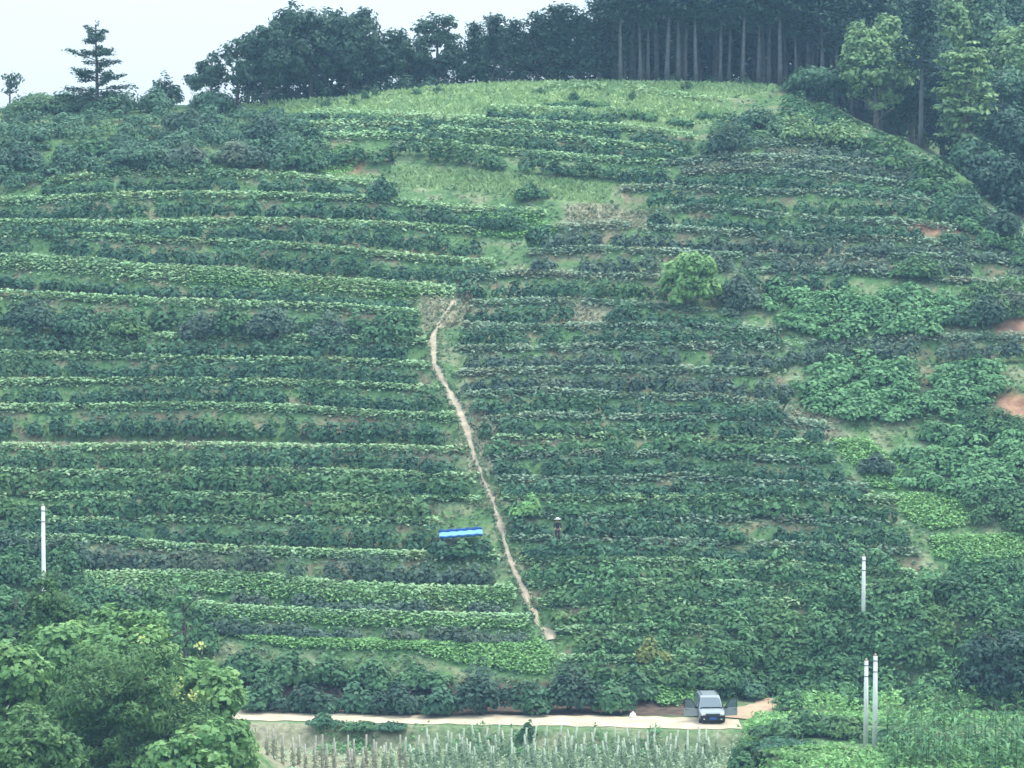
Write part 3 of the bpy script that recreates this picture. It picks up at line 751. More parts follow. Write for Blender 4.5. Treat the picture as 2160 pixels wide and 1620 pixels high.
# scrub between the lowest hedges on the lower right, behind the poles
q = np.concatenate([fill_poly([(-60,1140),(150,1150),(190,1230),(190,1330),(-60,1340)], 60), fill_poly([(190,1262),(430,1262),(480,1330),(470,1400),(200,1380)], 50), fill_poly([(1500,1290),(1960,1230),(2200,1260),(2200,1500),(1660,1490),(1640,1455),(1560,1445),(1480,1420)], 240), fill_poly([(1960,1190),(2200,1200),(2200,1290),(1950,1260)], 45),
                    fill_poly([(1650,205),(1720,218),(1800,266),(1900,314),(1960,350),(2060,436),(2160,526),(2160,570),(2040,480),(1900,365),(1750,282),(1640,250)], 70), fill_poly([(2040,1040),(2200,1030),(2200,1120),(2060,1100)], 24), fill_poly([(1960,880),(2200,870),(2200,910),(1960,920)], 20), fill_poly([(2030,620),(2200,600),(2200,660),(2040,690)], 24)])
P = ray_ground(q[:, 0], q[:, 1] + 14); P[:, 2] = H(P[:, 0], P[:, 1]); m = len(P)
c, nr, sz = dome(P, rng.uniform(.7, 1.3, m), rng.uniform(.6, 1.0, m), rng.uniform(0.8, 1.8, m), 120, 0.37)
hue = np.repeat(rng.uniform(0, 1, m), len(c) // m)
tag(leaf_object("undergrowth", c, nr, sz, M["green"], vary=np.clip(hue * .6 + rng.random(len(c)) * .4, 0, 1)),
    "leafy undergrowth along the right rim and the foot of the slope behind the utility poles", "undergrowth", kind="stuff")

q = np.concatenate([fill_poly([(1120,1120),(1900,1060),(1950,1250),(1850,1400),(1200,1400)], 60), fill_poly([(1950,1190),(2200,1190),(2200,1460),(1750,1480),(1850,1330)], 70)])
P = ray_ground(q[:, 0], q[:, 1] + 14); P[:, 2] = H(P[:, 0], P[:, 1]); m = len(P)
c, nr, sz = dome(P, rng.uniform(.4, 1.1, m), rng.uniform(.4, .8, m), rng.uniform(0.8, 1.9, m), 70, 0.34)
hue = np.repeat(rng.uniform(0.2, 1, m), len(c) // m)
tag(leaf_object("undergrowth", c, nr, sz, M["vine"], vary=np.clip(hue * .6 + rng.random(len(c)) * .4, 0, 1)),
    "lighter green creepers scattered through the lower right hedges", "undergrowth", kind="stuff")
# ---- shrubs that stand out one by one: (px, base y, top y, width, leaf, label)
for px, pb, pt, wd, lf, lab in [
    (60,300,255,110,"forest","wide dark shrub at the left edge under the small skyline tree"),
    (40,352,300,120,"crest","very dark round shrub in the hollow at the left edge of the scrub"),
    (150,235,185,90,"forest","low shrub on the skyline under the tiered conifer"),
    (265,240,175,110,"forest","shrub with a peaked top just right of the tiered conifer"),
    (205,330,280,90,"green","green shrub in the middle of the upper left scrub"),
    (345,215,150,70,"crest","dark twin-topped shrub alone on the left skyline"),
    (95,240,188,110,"forest","low shrub between the thin tree and the conifer on the left skyline"),
    (330,238,182,100,"forest","low skyline shrub under the dark twin-topped one"),
    (430,238,170,120,"forest","wide skyline shrub at the left foot of the crest grove"),
    (400,275,226,110,"crest","dark shrub below the sky gap in the upper scrub"),
    (300,345,285,120,"forest","broad shrub above the end of the first left hedge"),
    (400,352,296,90,"grey","greyish shrub at the bottom of the upper scrub"),
    (500,352,290,110,"grey","grey-green shrub next to the bare brown patch"),
    (555,300,236,110,"crest","dark tall shrub at the foot of the gappy crest tree"),
    (610,330,272,90,"forest","shrub at the right end of the upper scrub"),
    (650,352,296,70,"green","feathery light shrub beside the orange soil spot"),
    (800,425,366,66,"dark","dark round bush breaking the bright grass strip"),
    (1115,424,380,70,"green","mid-green bush at the right part of the bright grass strip"),
    (1540,320,262,90,"crest","dark shrub at the end of the yellow-green crop patch"),
    (1600,270,215,110,"forest","shrub below the hilltop meadow's right tip"),
    (1690,300,232,100,"pale_tree","pale green shrub on the right shoulder below the bright tree"),
    (1780,310,250,110,"pale_tree","pale spreading shrub on the right rim of the slope"),
    (1880,335,285,90,"green","low shrub on the rim under the bare forest trunk"),
    (1960,380,320,80,"green","green shrub on the rim below the tiered pale tree"),
    (2040,450,385,90,"forest","shrub on the descending rim near the right edge"),
    (2110,490,430,90,"crest","darkest shrub at the low end of the rim"),
    (60,700,612,130,"crest","large dark bush at the left edge among the middle hedges"),
    (170,705,640,110,"dark","bush right of the large dark left-edge bush"),
    (270,705,650,90,"green","leafy bush third from the left edge among the middle hedges"),
    (480,712,612,90,"green","tall light green bush on the middle left terrace"),
    (430,715,650,80,"grey","pinkish grey bush with thin leaves on the middle left terrace"),
    (575,712,635,110,"grey","broad grey bush centred on the middle left terrace"),
    (700,712,655,90,"grey","grey bush right of the broad grey bush"),
    (820,712,655,100,"green","green bush at the footpath end of the middle left terrace"),
    (1555,650,560,90,"grey","grey-blue bush just right of the lone round tree"),
    (1940,590,530,110,"green","green bush above the vine blanket on the right"),
    (2080,690,610,120,"crest","dark bush above the orange soil at the right edge"),
    (2130,660,600,80,"grey","grey shrub over the upper orange soil cutting"),
    (1370,1400,1340,80,"yellow","yellow-leaved bush on the lower slope above the car"),
    (1850,1000,950,70,"grey","small grey bush beside the bright diagonal grass"),
    (930,1172,1136,70,"dark","low bush in front of the left end of the blue shelter"),
    (975,1174,1140,70,"green","low bush in front of the middle of the blue shelter"),
    (1020,1172,1137,60,"dark","low bush in front of the right end of the blue shelter"),
    (1120,1090,1045,60,"lush","pale bush with a forked top beside the footpath")]:
    shrub("shrub", lab, px, pb, pt, wd, lf, group="shrubs on the hillside", n=130)

# ---- bushes on the cut bank above the road
for k, (px, pb, pt, wd, lf, adj) in enumerate([
    (520,1440,1355,120,"green","feathery green"), (610,1448,1365,120,"green","wide light-topped"), (700,1450,1372,110,"green","glossy green"),
    (790,1452,1384,110,"green","spiky-leaved"), (880,1455,1392,110,"green","long-leaved green"),
    (560,1500,1420,110,"dark","dark low"), (650,1505,1432,110,"crest","blackish low"), (745,1506,1436,110,"dark","dark drooping"),
    (840,1508,1440,110,"crest","blackish wide"), (935,1510,1436,100,"dark","dark leafy"), (1020,1506,1392,130,"crest","big dark"),
    (1110,1508,1424,100,"dark","mid-sized dark"), (1200,1500,1385,130,"crest","tall dark dome-shaped"), (1290,1505,1428,100,"green","green low"),
    (1340,1480,1400,80,"dark","small dark"), (1490,1450,1400,90,"green","round green"), (1560,1470,1410,90,"dark","dark green"), (1430,1440,1400,70,"green","light green")]):
    lab = f"{adj} bush on the cut bank above the road, {['', 'left of the car', 'behind the car'][1 if px < 1420 else 2]}"
    shrub("bank_bush", lab, px, pb, pt, wd, lf, group="bushes on the bank above the road", size=0.40, n=150)

# ---- skyline, left: tiered conifer and small trees
def tiered_conifer(label, px, y, py_top, wpx, tiers=9, leaf="crest", group=None, sparse=1.0):
    b = AT(px, y); h = Ztop(py_top, y) - b.z; R = wpx / F * y / 2
    t = thing("conifer_tree", label, "tree", b, 0, group)
    limbs, cs, ns, ss = [], [], [], []
    for i in range(tiers):
        z = h * (0.18 + 0.78 * i / tiers); rr = R * (1 - 0.78 * i / tiers)
        for k in range(6):
            a = i * 1.1 + k * 1.047 + rng.normal() * .3; L_ = rr * rng.uniform(0.45, 1.25)
            z = h * (0.18 + 0.78 * (i + rng.normal() * .28) / tiers)
            dx, dy, dz = math.cos(a) * L_, math.sin(a) * L_, L_ * rng.uniform(-.12, .35)
            limbs.append((z, dx, dy, dz, 0.05))
            m = int(30 * sparse + 40 * L_ * sparse); u = rng.uniform(0.3, 1.05, m)
            P = np.stack([dx * u, dy * u, z + dz * u - 0.25 * u * (1 - u)], 1) + rng.normal(size=(m, 3)) * np.array([.16, .16, .09])
            cs.append(P); ns.append(unit(rng.normal(size=(m, 3)) * .5 + np.array([0, 0, 1]))); ss.append(rng.uniform(.2, .42, m))
    P = np.stack([rng.normal(size=30) * .1, rng.normal(size=30) * .1, h * rng.uniform(.9, 1.02, 30)], 1)
    cs.append(P); ns.append(unit(rng.normal(size=(30, 3)))); ss.append(np.full(30, .25))
    trunk_mesh("trunk", h * .98, 0.04 + h * .02, M["dark_bark"], t, limbs, bend=.1)
    leaf_object("crown", np.concatenate(cs), np.concatenate(ns), np.concatenate(ss), M[leaf], t, aspect=.45)
    return t
tiered_conifer("sparse dark conifer with tiered flat branches, alone against the left sky", 205, 280, 48, 175, 8)
broad_tree("tree", "small thin tree with sky showing through, at the left edge of the skyline", "tree", 22, 282, 152, 62, "crest", bark="dark_bark", size=.3, per=16, clump=.5, crown_from=.45, knobs=3, gaps=.8)
broad_tree("tree", "low sloping tree at the left foot of the crest grove", "tree", 446, 284, 122, 120, "crest", bark="dark_bark", size=.34, clump=.6, crown_from=.1)
broad_tree("tree", "airy tree with large sky holes in its crown, left end of the crest grove", "tree", 500, 281, 70, 135, "crest", bark="dark_bark", size=.34, per=24, clump=.6, crown_from=.08, gaps=.7, dens=.9)
broad_tree("tree", "forked tree in front of the big rounded crest tree", "tree", 560, 283, 42, 150, "crest", bark="dark_bark", size=.36, clump=.7, crown_from=.15)
broad_tree("tree", "tallest rounded tree of the crest grove, touching the top of the picture", "tree", 655, 287, 6, 190, "crest", bark="dark_bark", size=.42, clump=.9, crown_from=.12, knobs=9)
broad_tree("tree", "broad dark tree right of the tallest crest tree", "tree", 735, 288, 14, 150, "crest", bark="dark_bark", size=.4, clump=.8, crown_from=.1, knobs=8)
broad_tree("tree", "dense dark tree in the middle of the crest grove", "tree", 800, 290, 50, 130, "pine", bark="dark_bark", size=.4, clump=.8, crown_from=.05, knobs=7)
broad_tree("tree", "shorter grey-blue tree left of the pointed crest tree", "tree", 856, 289, 48, 100, "crest", bark="dark_bark", size=.36, clump=.7, crown_from=.1)
broad_tree("tree", "pointed crest tree with a twig spire, right end of the grove", "tree", 922, 290, 18, 100, "crest", bark="dark_bark", size=.36, clump=.7, crown_from=.1, knobs=8)
broad_tree("tree", "low bushy tree filling the dark foot of the crest grove", "tree", 700, 291, 110, 160, "pine", bark="dark_bark", size=.4, clump=.8, crown_from=.0)
broad_tree("tree", "low dark tree under the sky gap between grove and pinewood", "tree", 965, 289, 100, 90, "pine", bark="dark_bark", size=.36, clump=.7, crown_from=.02)
broad_tree("tree", "low leafy tree behind the airy gappy tree", "tree", 600, 291, 70, 190, "pine", bark="dark_bark", size=.4, clump=.8, crown_from=.0)
broad_tree("tree", "second low dark tree in the foot of the grove under the pointed tree", "tree", 880, 292, 105, 130, "pine", bark="dark_bark", size=.4, clump=.8, crown_from=.0)

# ---- pinewood on the right half of the crest
def pine_proto(h, crown_from, spread, lean=0.0, full=1.0, leaf="pine", bark="pale_bark"):
    t = thing("pine_tree", "", "tree"); limbs, cs, ns, ss, vs = [], [], [], [], []
    nb = int(24 * full)
    for i in range(nb):
        f = i / nb; z = h * (crown_from + (0.97 - crown_from) * f)
        L_ = spread * (1.0 - 0.7 * f ** 1.5) * rng.uniform(.55, 1.1); a = i * 2.39 + rng.normal() * .3
        dx, dy, dz = math.cos(a) * L_, math.sin(a) * L_, L_ * rng.uniform(-.05, .35)
        limbs.append((z, dx, dy, dz, .05))
        hue = rng.normal(.5, .25)
        for k in range(3):
            u = (k + 1) / 3; m = 26
            c = np.array([dx * u + lean * z / h, dy * u, z + dz * u]) + rng.normal(size=(m, 3)) * np.array([.38, .38, .2])
            cs.append(c); ns.append(unit(rng.normal(size=(m, 3)) * .5 + np.array([0, -.1, .9]))); ss.append(rng.uniform(.3, .55, m))
            vs.append(np.clip(hue * .6 + rng.random(m) * .4, 0, 1))
    trunk_mesh("trunk", h * .97, .07 + h * .012, M[bark], t, limbs, bend=.18, lean=(lean, 0))
    leaf_object("crown", np.concatenate(cs), np.concatenate(ns), np.concatenate(ss), M[leaf], t, aspect=.5, vary=np.concatenate(vs))
    return t
G_PINE = "pines of the hilltop pinewood"
protos = [pine_proto(11.5, .50, 2.0), pine_proto(12.5, .42, 2.2), pine_proto(12, .55, 1.8), pine_proto(11.5, .5, 1.9, lean=1.0)]
used = set()
def place_pine(k, px, y, sc, label, group):
    b = AT(px, y); rz = rng.uniform(0, 6.28) if k != 3 else 0
    if k not in used:
        o = protos[k]; used.add(k); o.location = b; o.rotation_euler = (0, 0, rz); o.scale = (sc,) * 3; tag(o, label, "tree", group)
    else:
        o = dup(protos[k], b, rz, sc, label, group)
    o.rotation_euler = (rng.normal() * .018, rng.normal() * .022, rz); tk = rng.uniform(.8, 1.2) if k < 4 else 1
    o.scale = (sc * tk, sc * tk, sc)
    return o
front = [1310,1352,1367,1407,1430,1445,1468,1520,1536,1567,1600,1622,1647,1680,1702,1735,1762]
for i, px in enumerate(front):
    k = 3 if px == 1536 else i % 3
    lab = ("leaning pale-trunked pine in the front of the hilltop pinewood" if k == 3 else
           f"bare-trunked pine in the pinewood's front edge, {ORD[8 - i] + ' trunk' if i < 8 else ORD[i - 8] + ' trunk'} {'left' if i < 8 else 'right'} of the leaning one")
    place_pine(k, px, 286 + (i % 3) * .9, rng.uniform(.92, 1.06), lab, G_PINE)
# full young pines, left half of the wood, and the ranks behind that close it
young = [pine_proto(7.2, .12, 1.7, full=1.2, bark="dark_bark"), pine_proto(8.0, .2, 1.9, full=1.2, bark="bark")]
protos += young
for i, (px, tp) in enumerate([(1004,45),(1040,28),(1085,38),(1130,22),(1165,5),(1195,10),(1225,24),(1262,-5)]):
    y = 287 + (i % 2) * 2; b = AT(px, y); h = Ztop(tp, y) - b.z
    k = 4 + i % 2
    place_pine(k, px, y, h / (7.2 if k == 4 else 8.0), f"bushy young pine with branches to the ground, {ORD[i + 1]} pine right of the sky gap", "young pines left of the pinewood")
for i, (px, tp) in enumerate([(1020,70),(1065,62),(1110,60),(1150,48),(1190,40),(1230,50),(1275,30)]):
    y = 293 + (i % 2); b = AT(px, y); h = Ztop(tp, y) - b.z; k = 4 + i % 2
    place_pine(k, px, y, h / 7.4, f"dark young pine behind the bushy young pines, {ORD[i + 1]} of the second rank", "young pines left of the pinewood")
n = 0
for rank, (y, st) in enumerate([(292, 46), (297, 42), (303, 38), (309, 34)]):
    for px in np.arange(1290 + rank * 13, 1860, st):
        n += 1
        place_pine(int(rng.integers(0, 3)), px + rng.normal() * 6, y + rng.normal() * .8, rng.uniform(.95, 1.25), "tall pine in the shaded ranks behind the pinewood's front trunks", "pines in the shaded ranks of the pinewood")
for i, px in enumerate(np.arange(1290, 1800, 30)):
    y = 313 + rng.normal(); b = AT(px, y)
    place_pine(4 + i % 2, px, y, 1.25, "full-branched pine closing the dark back of the pinewood", "pines in the shaded ranks of the pinewood")
# undergrowth along the wood's foot
q = np.stack([rng.uniform(960, 1790, 130), np.zeros(130)], 1)
P = np.array([AT(x, 288.0 + rng.uniform(-.7, 8)) for x in q[:, 0]] + [AT(x, rng.uniform(298, 310)) for x in np.linspace(1280, 1800, 60)]); m = len(P)
c, nr, sz = dome(P, rng.uniform(.4, .9, m) + .5 * (P[:, 1] > 297), rng.uniform(.4, .7, m), rng.uniform(.4, 1.1, m) + 2.0 * (P[:, 1] > 297), 70, .34)
tag(leaf_object("undergrowth", c, nr, sz, M["forest"]), "low undergrowth along the foot of the hilltop pinewood", "undergrowth", kind="stuff")
q = rng.uniform(450, 975, 110)
P = np.array([AT(x, 287.0 + rng.uniform(-1, 6)) for x in q]); m = len(P)
c, nr, sz = dome(P, rng.uniform(.6, 1.2, m), rng.uniform(.5, .9, m), rng.uniform(.7, 2.0, m), 80, .32)
tag(leaf_object("undergrowth", c, nr, sz, M["crest"]), "dark undergrowth along the foot of the left crest grove", "undergrowth", kind="stuff")
# tufts standing on the meadow
for k, (px, pb, pt, wd) in enumerate([(690,226,208,24),(745,222,205,18),(770,212,186,16),(790,205,182,16),(880,202,184,30),(925,196,180,22),(1140,198,184,26),(1210,206,186,30),(1335,206,190,22),(1450,190,168,26),(1575,180,160,22)]):
    shrub("meadow_shrub", f"small shrub on the hilltop meadow, {ORD[k + 1]} one from the left", px, pb, pt, wd, "green", size=.22, n=50, group="small shrubs on the hilltop meadow")

# ---- forest on the right
broad_tree("broadleaf_tree", "bright green tall broadleaf tree at the right end of the pinewood", "tree", 1848, 281, 26, 150, "pale_tree", size=.42, per=40, clump=.8, crown_from=.08, knobs=12, up=.7, aspect=.65)
broad_tree("broadleaf_tree", "dark leafy tree crouching left of the bright broadleaf tree", "tree", 1735, 283, 140, 150, "forest", size=.42, clump=.9, crown_from=.05, knobs=8)
broad_tree("broadleaf_tree", "dark shady tree between the two pale trees, with a bare grey trunk beside it", "tree", 1925, 288, 60, 130, "pine", size=.44, clump=.9, crown_from=.2, knobs=7)
broad_tree("pale_tree", "slender pale tree with drooping tiered sprays right of the bare trunk", "tree", 2035, 272, 70, 120, "pale_tree", size=.46, per=26, clump=.75, crown_from=.05, flat=.22, up=1.1, knobs=12, gaps=.8)
place_pine(0, 1941, 275, 1.15, "pine with a bare pale trunk standing on the rim between the two pale trees", "pines on the right rim")
fr = [(2110,279,120,170,"forest","grey-green tree right of the slender pale tree"), (2150,284,40,170,"pale_tree","light green tree at the upper right edge"),
      (1990,300,-60,170,"pale_tree","yellowish green treetop above the slender pale tree"), (2080,302,-80,190,"forest","tall tree behind the slender pale tree at the top right"),
      (2170,305,-100,190,"forest","tall tree in the top right corner"), (1900,300,-40,170,"forest","tall dark tree behind the bright broadleaf tree"),
      (1950,296,60,150,"forest","mid-height tree behind the bare trunk on the rim"), (2100,262,330,110,"pine","dark tree low on the right rim"), (2150,261,370,110,"pine","dark tree at the right edge above the low end of the rim"),
      (2060,268,290,90,"forest","small dark tree under the slender pale tree"), (2130,270,220,150,"pine","large dark tree at the right edge below the light green tree"),
      (1800,300,-30,130,"pine","dark tree filling the gap left of the bright broadleaf tree"), (1860,306,-60,180,"pine","tall dark tree rising over the bright broadleaf tree"),
      (2200,272,260,170,"forest","tree cut by the right edge of the picture"), (2010,285,120,130,"pine","dark tree behind the slender pale tree's trunk")]
for px, y, tp, wd, lf, lab in fr:
    broad_tree("forest_tree", lab, "tree", px, y, tp, wd, lf, size=.46, clump=1.0, crown_from=.04, knobs=9, group="trees of the right-hand forest", per=36)

# ---- lone tree in the hedges, dark tree lower right
broad_tree("round_tree", "lone round tree with a bright green top among the right hedges", "tree", 1448, G(1448, 648).y, 528, 122, "lone", size=.42, per=40, clump=.55, crown_from=.0, knobs=4, gaps=4.0, up=.5)
broad_tree("dark_tree", "big dark round tree at the right edge behind the maize", "tree", 2125, 202, 1308, 210, "pine", size=.36, per=44, clump=.7, crown_from=.05, knobs=8, bark="dark_bark")

# ------------------------------------------------------------------ foreground trees, lower left
def near_tree(label, px, y, tp, wd, lf, **k):
    return broad_tree("foreground_tree", label, "tree", px, y, tp, wd, lf, group="trees in the lower left corner", bark="dark_bark", **k)
near_tree("dark feathery tree in the middle of the lower left corner", 280, 163, 1335, 330, "near_dark", size=.30, per=60, clump=.8, crown_from=.02, knobs=14, aspect=.35)
near_tree("bright leafy tree with pale yellow blossom, right side of the lower left thicket", 440, 168, 1385, 230, "near", size=.38, per=60, clump=.65, crown_from=.0, knobs=14, aspect=.75)
near_tree("bright yellow-green tree at the top of the lower left thicket", 300, 172, 1262, 330, "near", size=.38, per=60, clump=.65, crown_from=.0, knobs=16, aspect=.75)
near_tree("yellow-green tree cut by the left edge", 20, 166, 1330, 190, "near", size=.38, per=60, clump=.65, crown_from=.0, knobs=10, aspect=.75)
near_tree("leafy tree at the left edge behind the yellow-green one", 40, 180, 1225, 170, "green", size=.38, per=40, clump=.6, crown_from=.0, knobs=10, aspect=.7)
near_tree("low green tree at the very bottom left", 70, 155, 1480, 240, "near_dark", size=.34, per=50, clump=.7, crown_from=.0, knobs=10, aspect=.5)
near_tree("slim dark tree below the left utility pole", 112, 178, 1186, 110, "near_dark", size=.28, per=50, clump=.55, crown_from=.05, knobs=8, aspect=.45, gaps=2.5)
near_tree("rounded yellow-green tree between the left-edge tree and the dark feathery one", 130, 171, 1290, 210, "near", size=.38, per=60, clump=.65, crown_from=.0, knobs=12, aspect=.75)
near_tree("low mid-green tree under the bright leafy one", 420, 158, 1510, 230, "near", size=.36, per=40, clump=.6, crown_from=.0, knobs=8, aspect=.7)
near_tree("small green sapling sticking up behind the lower left thicket", 390, 205, 1198, 90, "vine", size=.34, per=26, clump=.45, crown_from=.2, knobs=4)
# blossom on the bright tree: separate sprays
bt = [o for o in C.objects if o.name.startswith("foreground_tree") and "blossom" in o.get("label", "")][0]
ps = []
for (px, py) in [(365,1450),(372,1462),(352,1456),(400,1468),(410,1470),(378,1440),(300,1348),(425,1362)]:
    yy = 164.6; z = Ztop(py, yy); ps.append((((px - 1080) / F * (yy * cP - z * sP)), yy, z))
ps = np.array(ps) - np.array(bt.location); ps = np.repeat(ps, 16, 0) + rng.normal(size=(len(ps) * 16, 3)) * .16
leaf_object("blossom", ps, unit(rng.normal(size=ps.shape) + np.array([0, -.8, .5])), rng.uniform(.12, .25, len(ps)), M["flower"], bt, aspect=.8)

# ---- bushes and weeds, lower right
for px, y, tp, wd, lf, lab in [
    (1640,192.5,1522,90,"green","leafy bush at the corner where the road ends"), (1700,191,1494,130,"green","wide bush between the road end and the twin poles"),
    (1650,187.5,1552,150,"dark","dark bush low in front of the road end"), (1575,187,1562,90,"green","low bush right of the last stakes"),
    (1770,190,1500,120,"green","bush just left of the twin poles"), (1720,184,1578,150,"near","yellow-green spreading bush at the bottom edge below the twin poles"),
    (1800,183.6,1590,120,"near","yellow-green bush at the foot of the twin poles"), (1880,189.5,1545,90,"dark","dark bush right of the twin poles"),
    (2100,184,1600,150,"near","low yellow-green bush in the bottom right corner")]:
    shrub("roadside_bush", lab, px, 0, tp, wd, lf, size=.36, n=150, group="bushes at the lower right", y=y)
q = np.concatenate([np.stack([rng.uniform(1645, 2220, 700), rng.uniform(196, 205, 700)], 1), np.stack([rng.uniform(1560, 1890, 330), rng.uniform(178, 186, 330)], 1), np.stack([rng.uniform(1890, 2230, 260), rng.uniform(178, 186, 260)], 1)])
q2 = np.stack([rng.uniform(1552, 1650, 150), rng.uniform(192.5, 199.5, 150)], 1)
q2 = q2[q2[:, 0] > 1556 + (q2[:, 1] - 193) * 6]
q = np.concatenate([q, q2])
P = np.array([AT(a, b) for a, b in q]); P = np.repeat(P, 9, 0); P = P + rng.normal(size=P.shape) * np.array([.3, .3, .0]); P[:, 2] += rng.uniform(0, 1.0, len(P)) * np.where(P[:, 1] < 200, .5, 1)
keep = ~((P[:, 0] < 17.6) & (P[:, 1] > 200)) & ~((P[:, 0] < 13.9) & (P[:, 1] > 190))
P = P[keep]
tag(leaf_object("weeds", P, unit(rng.normal(size=P.shape) * .6 + np.array([0, -.1, .9])), rng.uniform(.2, .42, len(P)), M["lush"]),
    "bright weeds around the maize and poles at the lower right", "weeds", kind="stuff")
# weeds on the bank below the road
q = np.stack([rng.uniform(660, 1560, 520), rng.uniform(0, 1, 520)], 1)
P = []
for a, u in q:
    x = (a - 1080) / F * 196; fy = np.interp(x, [-30, -16, -6, 4, 14, 40], [198.4, 198.0, 196.8, 196.0, 195.0, 195.0])
    if (math.sin(a * .02) + math.sin(a * .051 + 1) + rng.normal() * .4 < -0.2 + 0.9 * (a > 1300)) : continue
    yy = fy - .25 - u * 3.2; P.append((x, yy, float(H(x, yy))))
P = np.array(P); P = np.repeat(P, 12, 0) + rng.normal(size=(len(P) * 12, 3)) * np.array([.2, .15, .0]); P[:, 2] += rng.uniform(0, .55, len(P))
tag(leaf_object("weeds", P, unit(rng.normal(size=P.shape) * .6 + np.array([0, -.2, .9])), rng.uniform(.16, .32, len(P)), M["vine"]),
    "green weeds on the earth bank just below the road", "weeds", kind="stuff")
for px, y, tp, wd, lf, lab in [(680,197.4,1503,70,"dark","weedy bush overlapping the road's left part"), (765,196.8,1520,80,"green","low bush on the bank below the road, left of the stakes' middle"),
                               (825,196.6,1528,70,"dark","small dark bush on the bank under the road"), (1115,195.4,1518,40,"green","thin weed clump reaching over the road edge")]:
    shrub("bank_shrub", lab, px, 0, tp, wd, lf, size=.26, n=90, group="shrubs below the road", y=y)

# ---- maize
def maize(h, seed):
    r = np.random.default_rng(seed); t = thing("maize_plant", "", "plant")
    V, Fc = [], []
    tube(V, Fc, [(0, 0, -.1), (.02, 0, h * .5), (.04, .02, h * .95)], [.02, .017, .008], 6)
    link_mesh("stalk", poly_mesh("stalk", V, Fc, smooth=True), M["corn"], t)
    V, Fc, vs = [], [], []
    for k in range(10):
        a = k * 2.9 + r.normal() * .3; z0 = h * (.05 + .85 * k / 10); L_ = r.uniform(.7, 1.05); wd = r.uniform(.08, .13); d = Vector((math.cos(a), math.sin(a), 0)); sd = Vector((-math.sin(a), math.cos(a), 0))
        base = len(V); n = 7
        for i in range(n):
            u = i / (n - 1); p = Vector((0, 0, z0)) + d * (L_ * (u * .85)) + Vector((0, 0, 1)) * (L_ * (0.75 * u - 0.95 * u * u))
            ww = wd * math.sin(math.pi * min(1, .12 + u * .88)) ** .7
            V += [p - sd * ww + Vector((0, 0, ww * .3)), p - Vector((0, 0, ww * .2)), p + sd * ww + Vector((0, 0, ww * .3))]
        hue = r.random()
        for i in range(n - 1):
            for j in range(2):
                q = base + i * 3 + j; Fc.append((q, q + 1, q + 4, q + 3)); vs.append(hue)
    me = poly_mesh("leaf_blades", V, Fc, smooth=True); at = me.attributes.new("vary", 'FLOAT', 'FACE'); at.data.foreach_set("value", np.array(vs, np.float32))
    link_mesh("foliage", me, M["corn"], t)
    V, Fc = [], []
    for k in range(6):
        a = k * 1.05; tube(V, Fc, [(.04, .02, h * .93), (.04 + math.cos(a) * .06, .02 + math.sin(a) * .06, h * 1.02), (.04 + math.cos(a) * .15, .02 + math.sin(a) * .15, h * 1.06)], [.008, .006, .003], 4)
    link_mesh("tassel", poly_mesh("tassel", V, Fc), M["straw"], t)
    return t
mz = [maize(2.2, 1), maize(2.0, 2), maize(2.4, 3)]; mu = set()
MG = "maize plants at the lower right"
for row, y in enumerate([180.6, 182.2, 183.8, 185.4, 187.0, 188.6, 190.2]):
    for px in np.arange(1880 + (row % 2) * 12 - row * 2, 2200, 25):
        pos = AT(px + rng.normal() * 9, y + rng.normal() * .45); k = int(rng.integers(0, 3)); s = rng.uniform(.82, 1.12)
        lab = "green maize plant with arching leaves in the patch right of the twin poles"
        if k not in mu:
            mu.add(k); o = mz[k]; o.location = pos; o.rotation_euler = (0, 0, rng.uniform(0, 6)); o.scale = (s,) * 3; tag(o, lab, "plant", MG)
        else: dup(mz[k], pos, rng.uniform(0, 6.28), s, lab, MG)

# ---- stakes in the field below the road
def stake(h, mat, leafmat, seed, fol):
    r = np.random.default_rng(seed); t = thing("field_stake", "", "stake")
    V, Fc = [], []
    tube(V, Fc, [(0, 0, -.25), (r.normal() * .02, 0, h * .5), (r.normal() * .05, r.normal() * .04, h)], [.075, .068, .055], 7)
    link_mesh("pole", poly_mesh("pole", V, Fc, smooth=True), M[mat], t)
    n = fol; z = r.uniform(0.0, h * .86, n) * r.uniform(.5, 1, n)
    a = r.uniform(0, 6.28, n); rad = .06 + .16 * (1 - z / h) * r.random(n)
    c = np.stack([np.cos(a) * rad, np.sin(a) * rad, z], 1)
    leaf_object("climbing_vine", c, unit(np.stack([np.cos(a), np.sin(a), .4 + 0 * a], 1) + r.normal(size=(n, 3)) * .3), r.uniform(.12, .22, n), M[leafmat], t, aspect=.6)
    return t
M["pale_vine"] = mat_leaf("pale_vine_leaf", (0.24, 0.33, 0.20), (0.42, 0.50, 0.34), None)
sk = [stake(2.0, "wood", "straw", 1, 70), stake(1.8, "wood", "straw", 2, 60), stake(2.1, "wood_green", "pale_vine", 3, 190), stake(1.9, "wood_green", "pale_vine", 4, 170)]
sku = set()
for row, (y, x0, x1, st) in enumerate([(188.2, 562, 1500, 21), (190.4, 572, 1505, 22), (192.8, 900, 1520, 21)]):
    for px in np.arange(x0, x1, st):
        px = px + rng.normal() * 5; dry = px < 860 + rng.normal() * 40
        k = (0 if dry else 2) + int(rng.integers(0, 2)); pos = AT(px, y + rng.normal() * .2)
        s = (1, 1, rng.uniform(.82, 1.04))
        lab = ("bare weathered stake in the dry brown part of the field below the road" if dry else "pale stake wrapped in light green vine in the field below the road")
        g = "bare stakes in the dry field" if dry else "vine-wrapped stakes below the road"
        if k not in sku:
            sku.add(k); o = sk[k]; o.location = pos; o.scale = s; tag(o, lab, "stake", g)
        else: dup(sk[k], pos, rng.uniform(0, 6.28), s, lab, g)
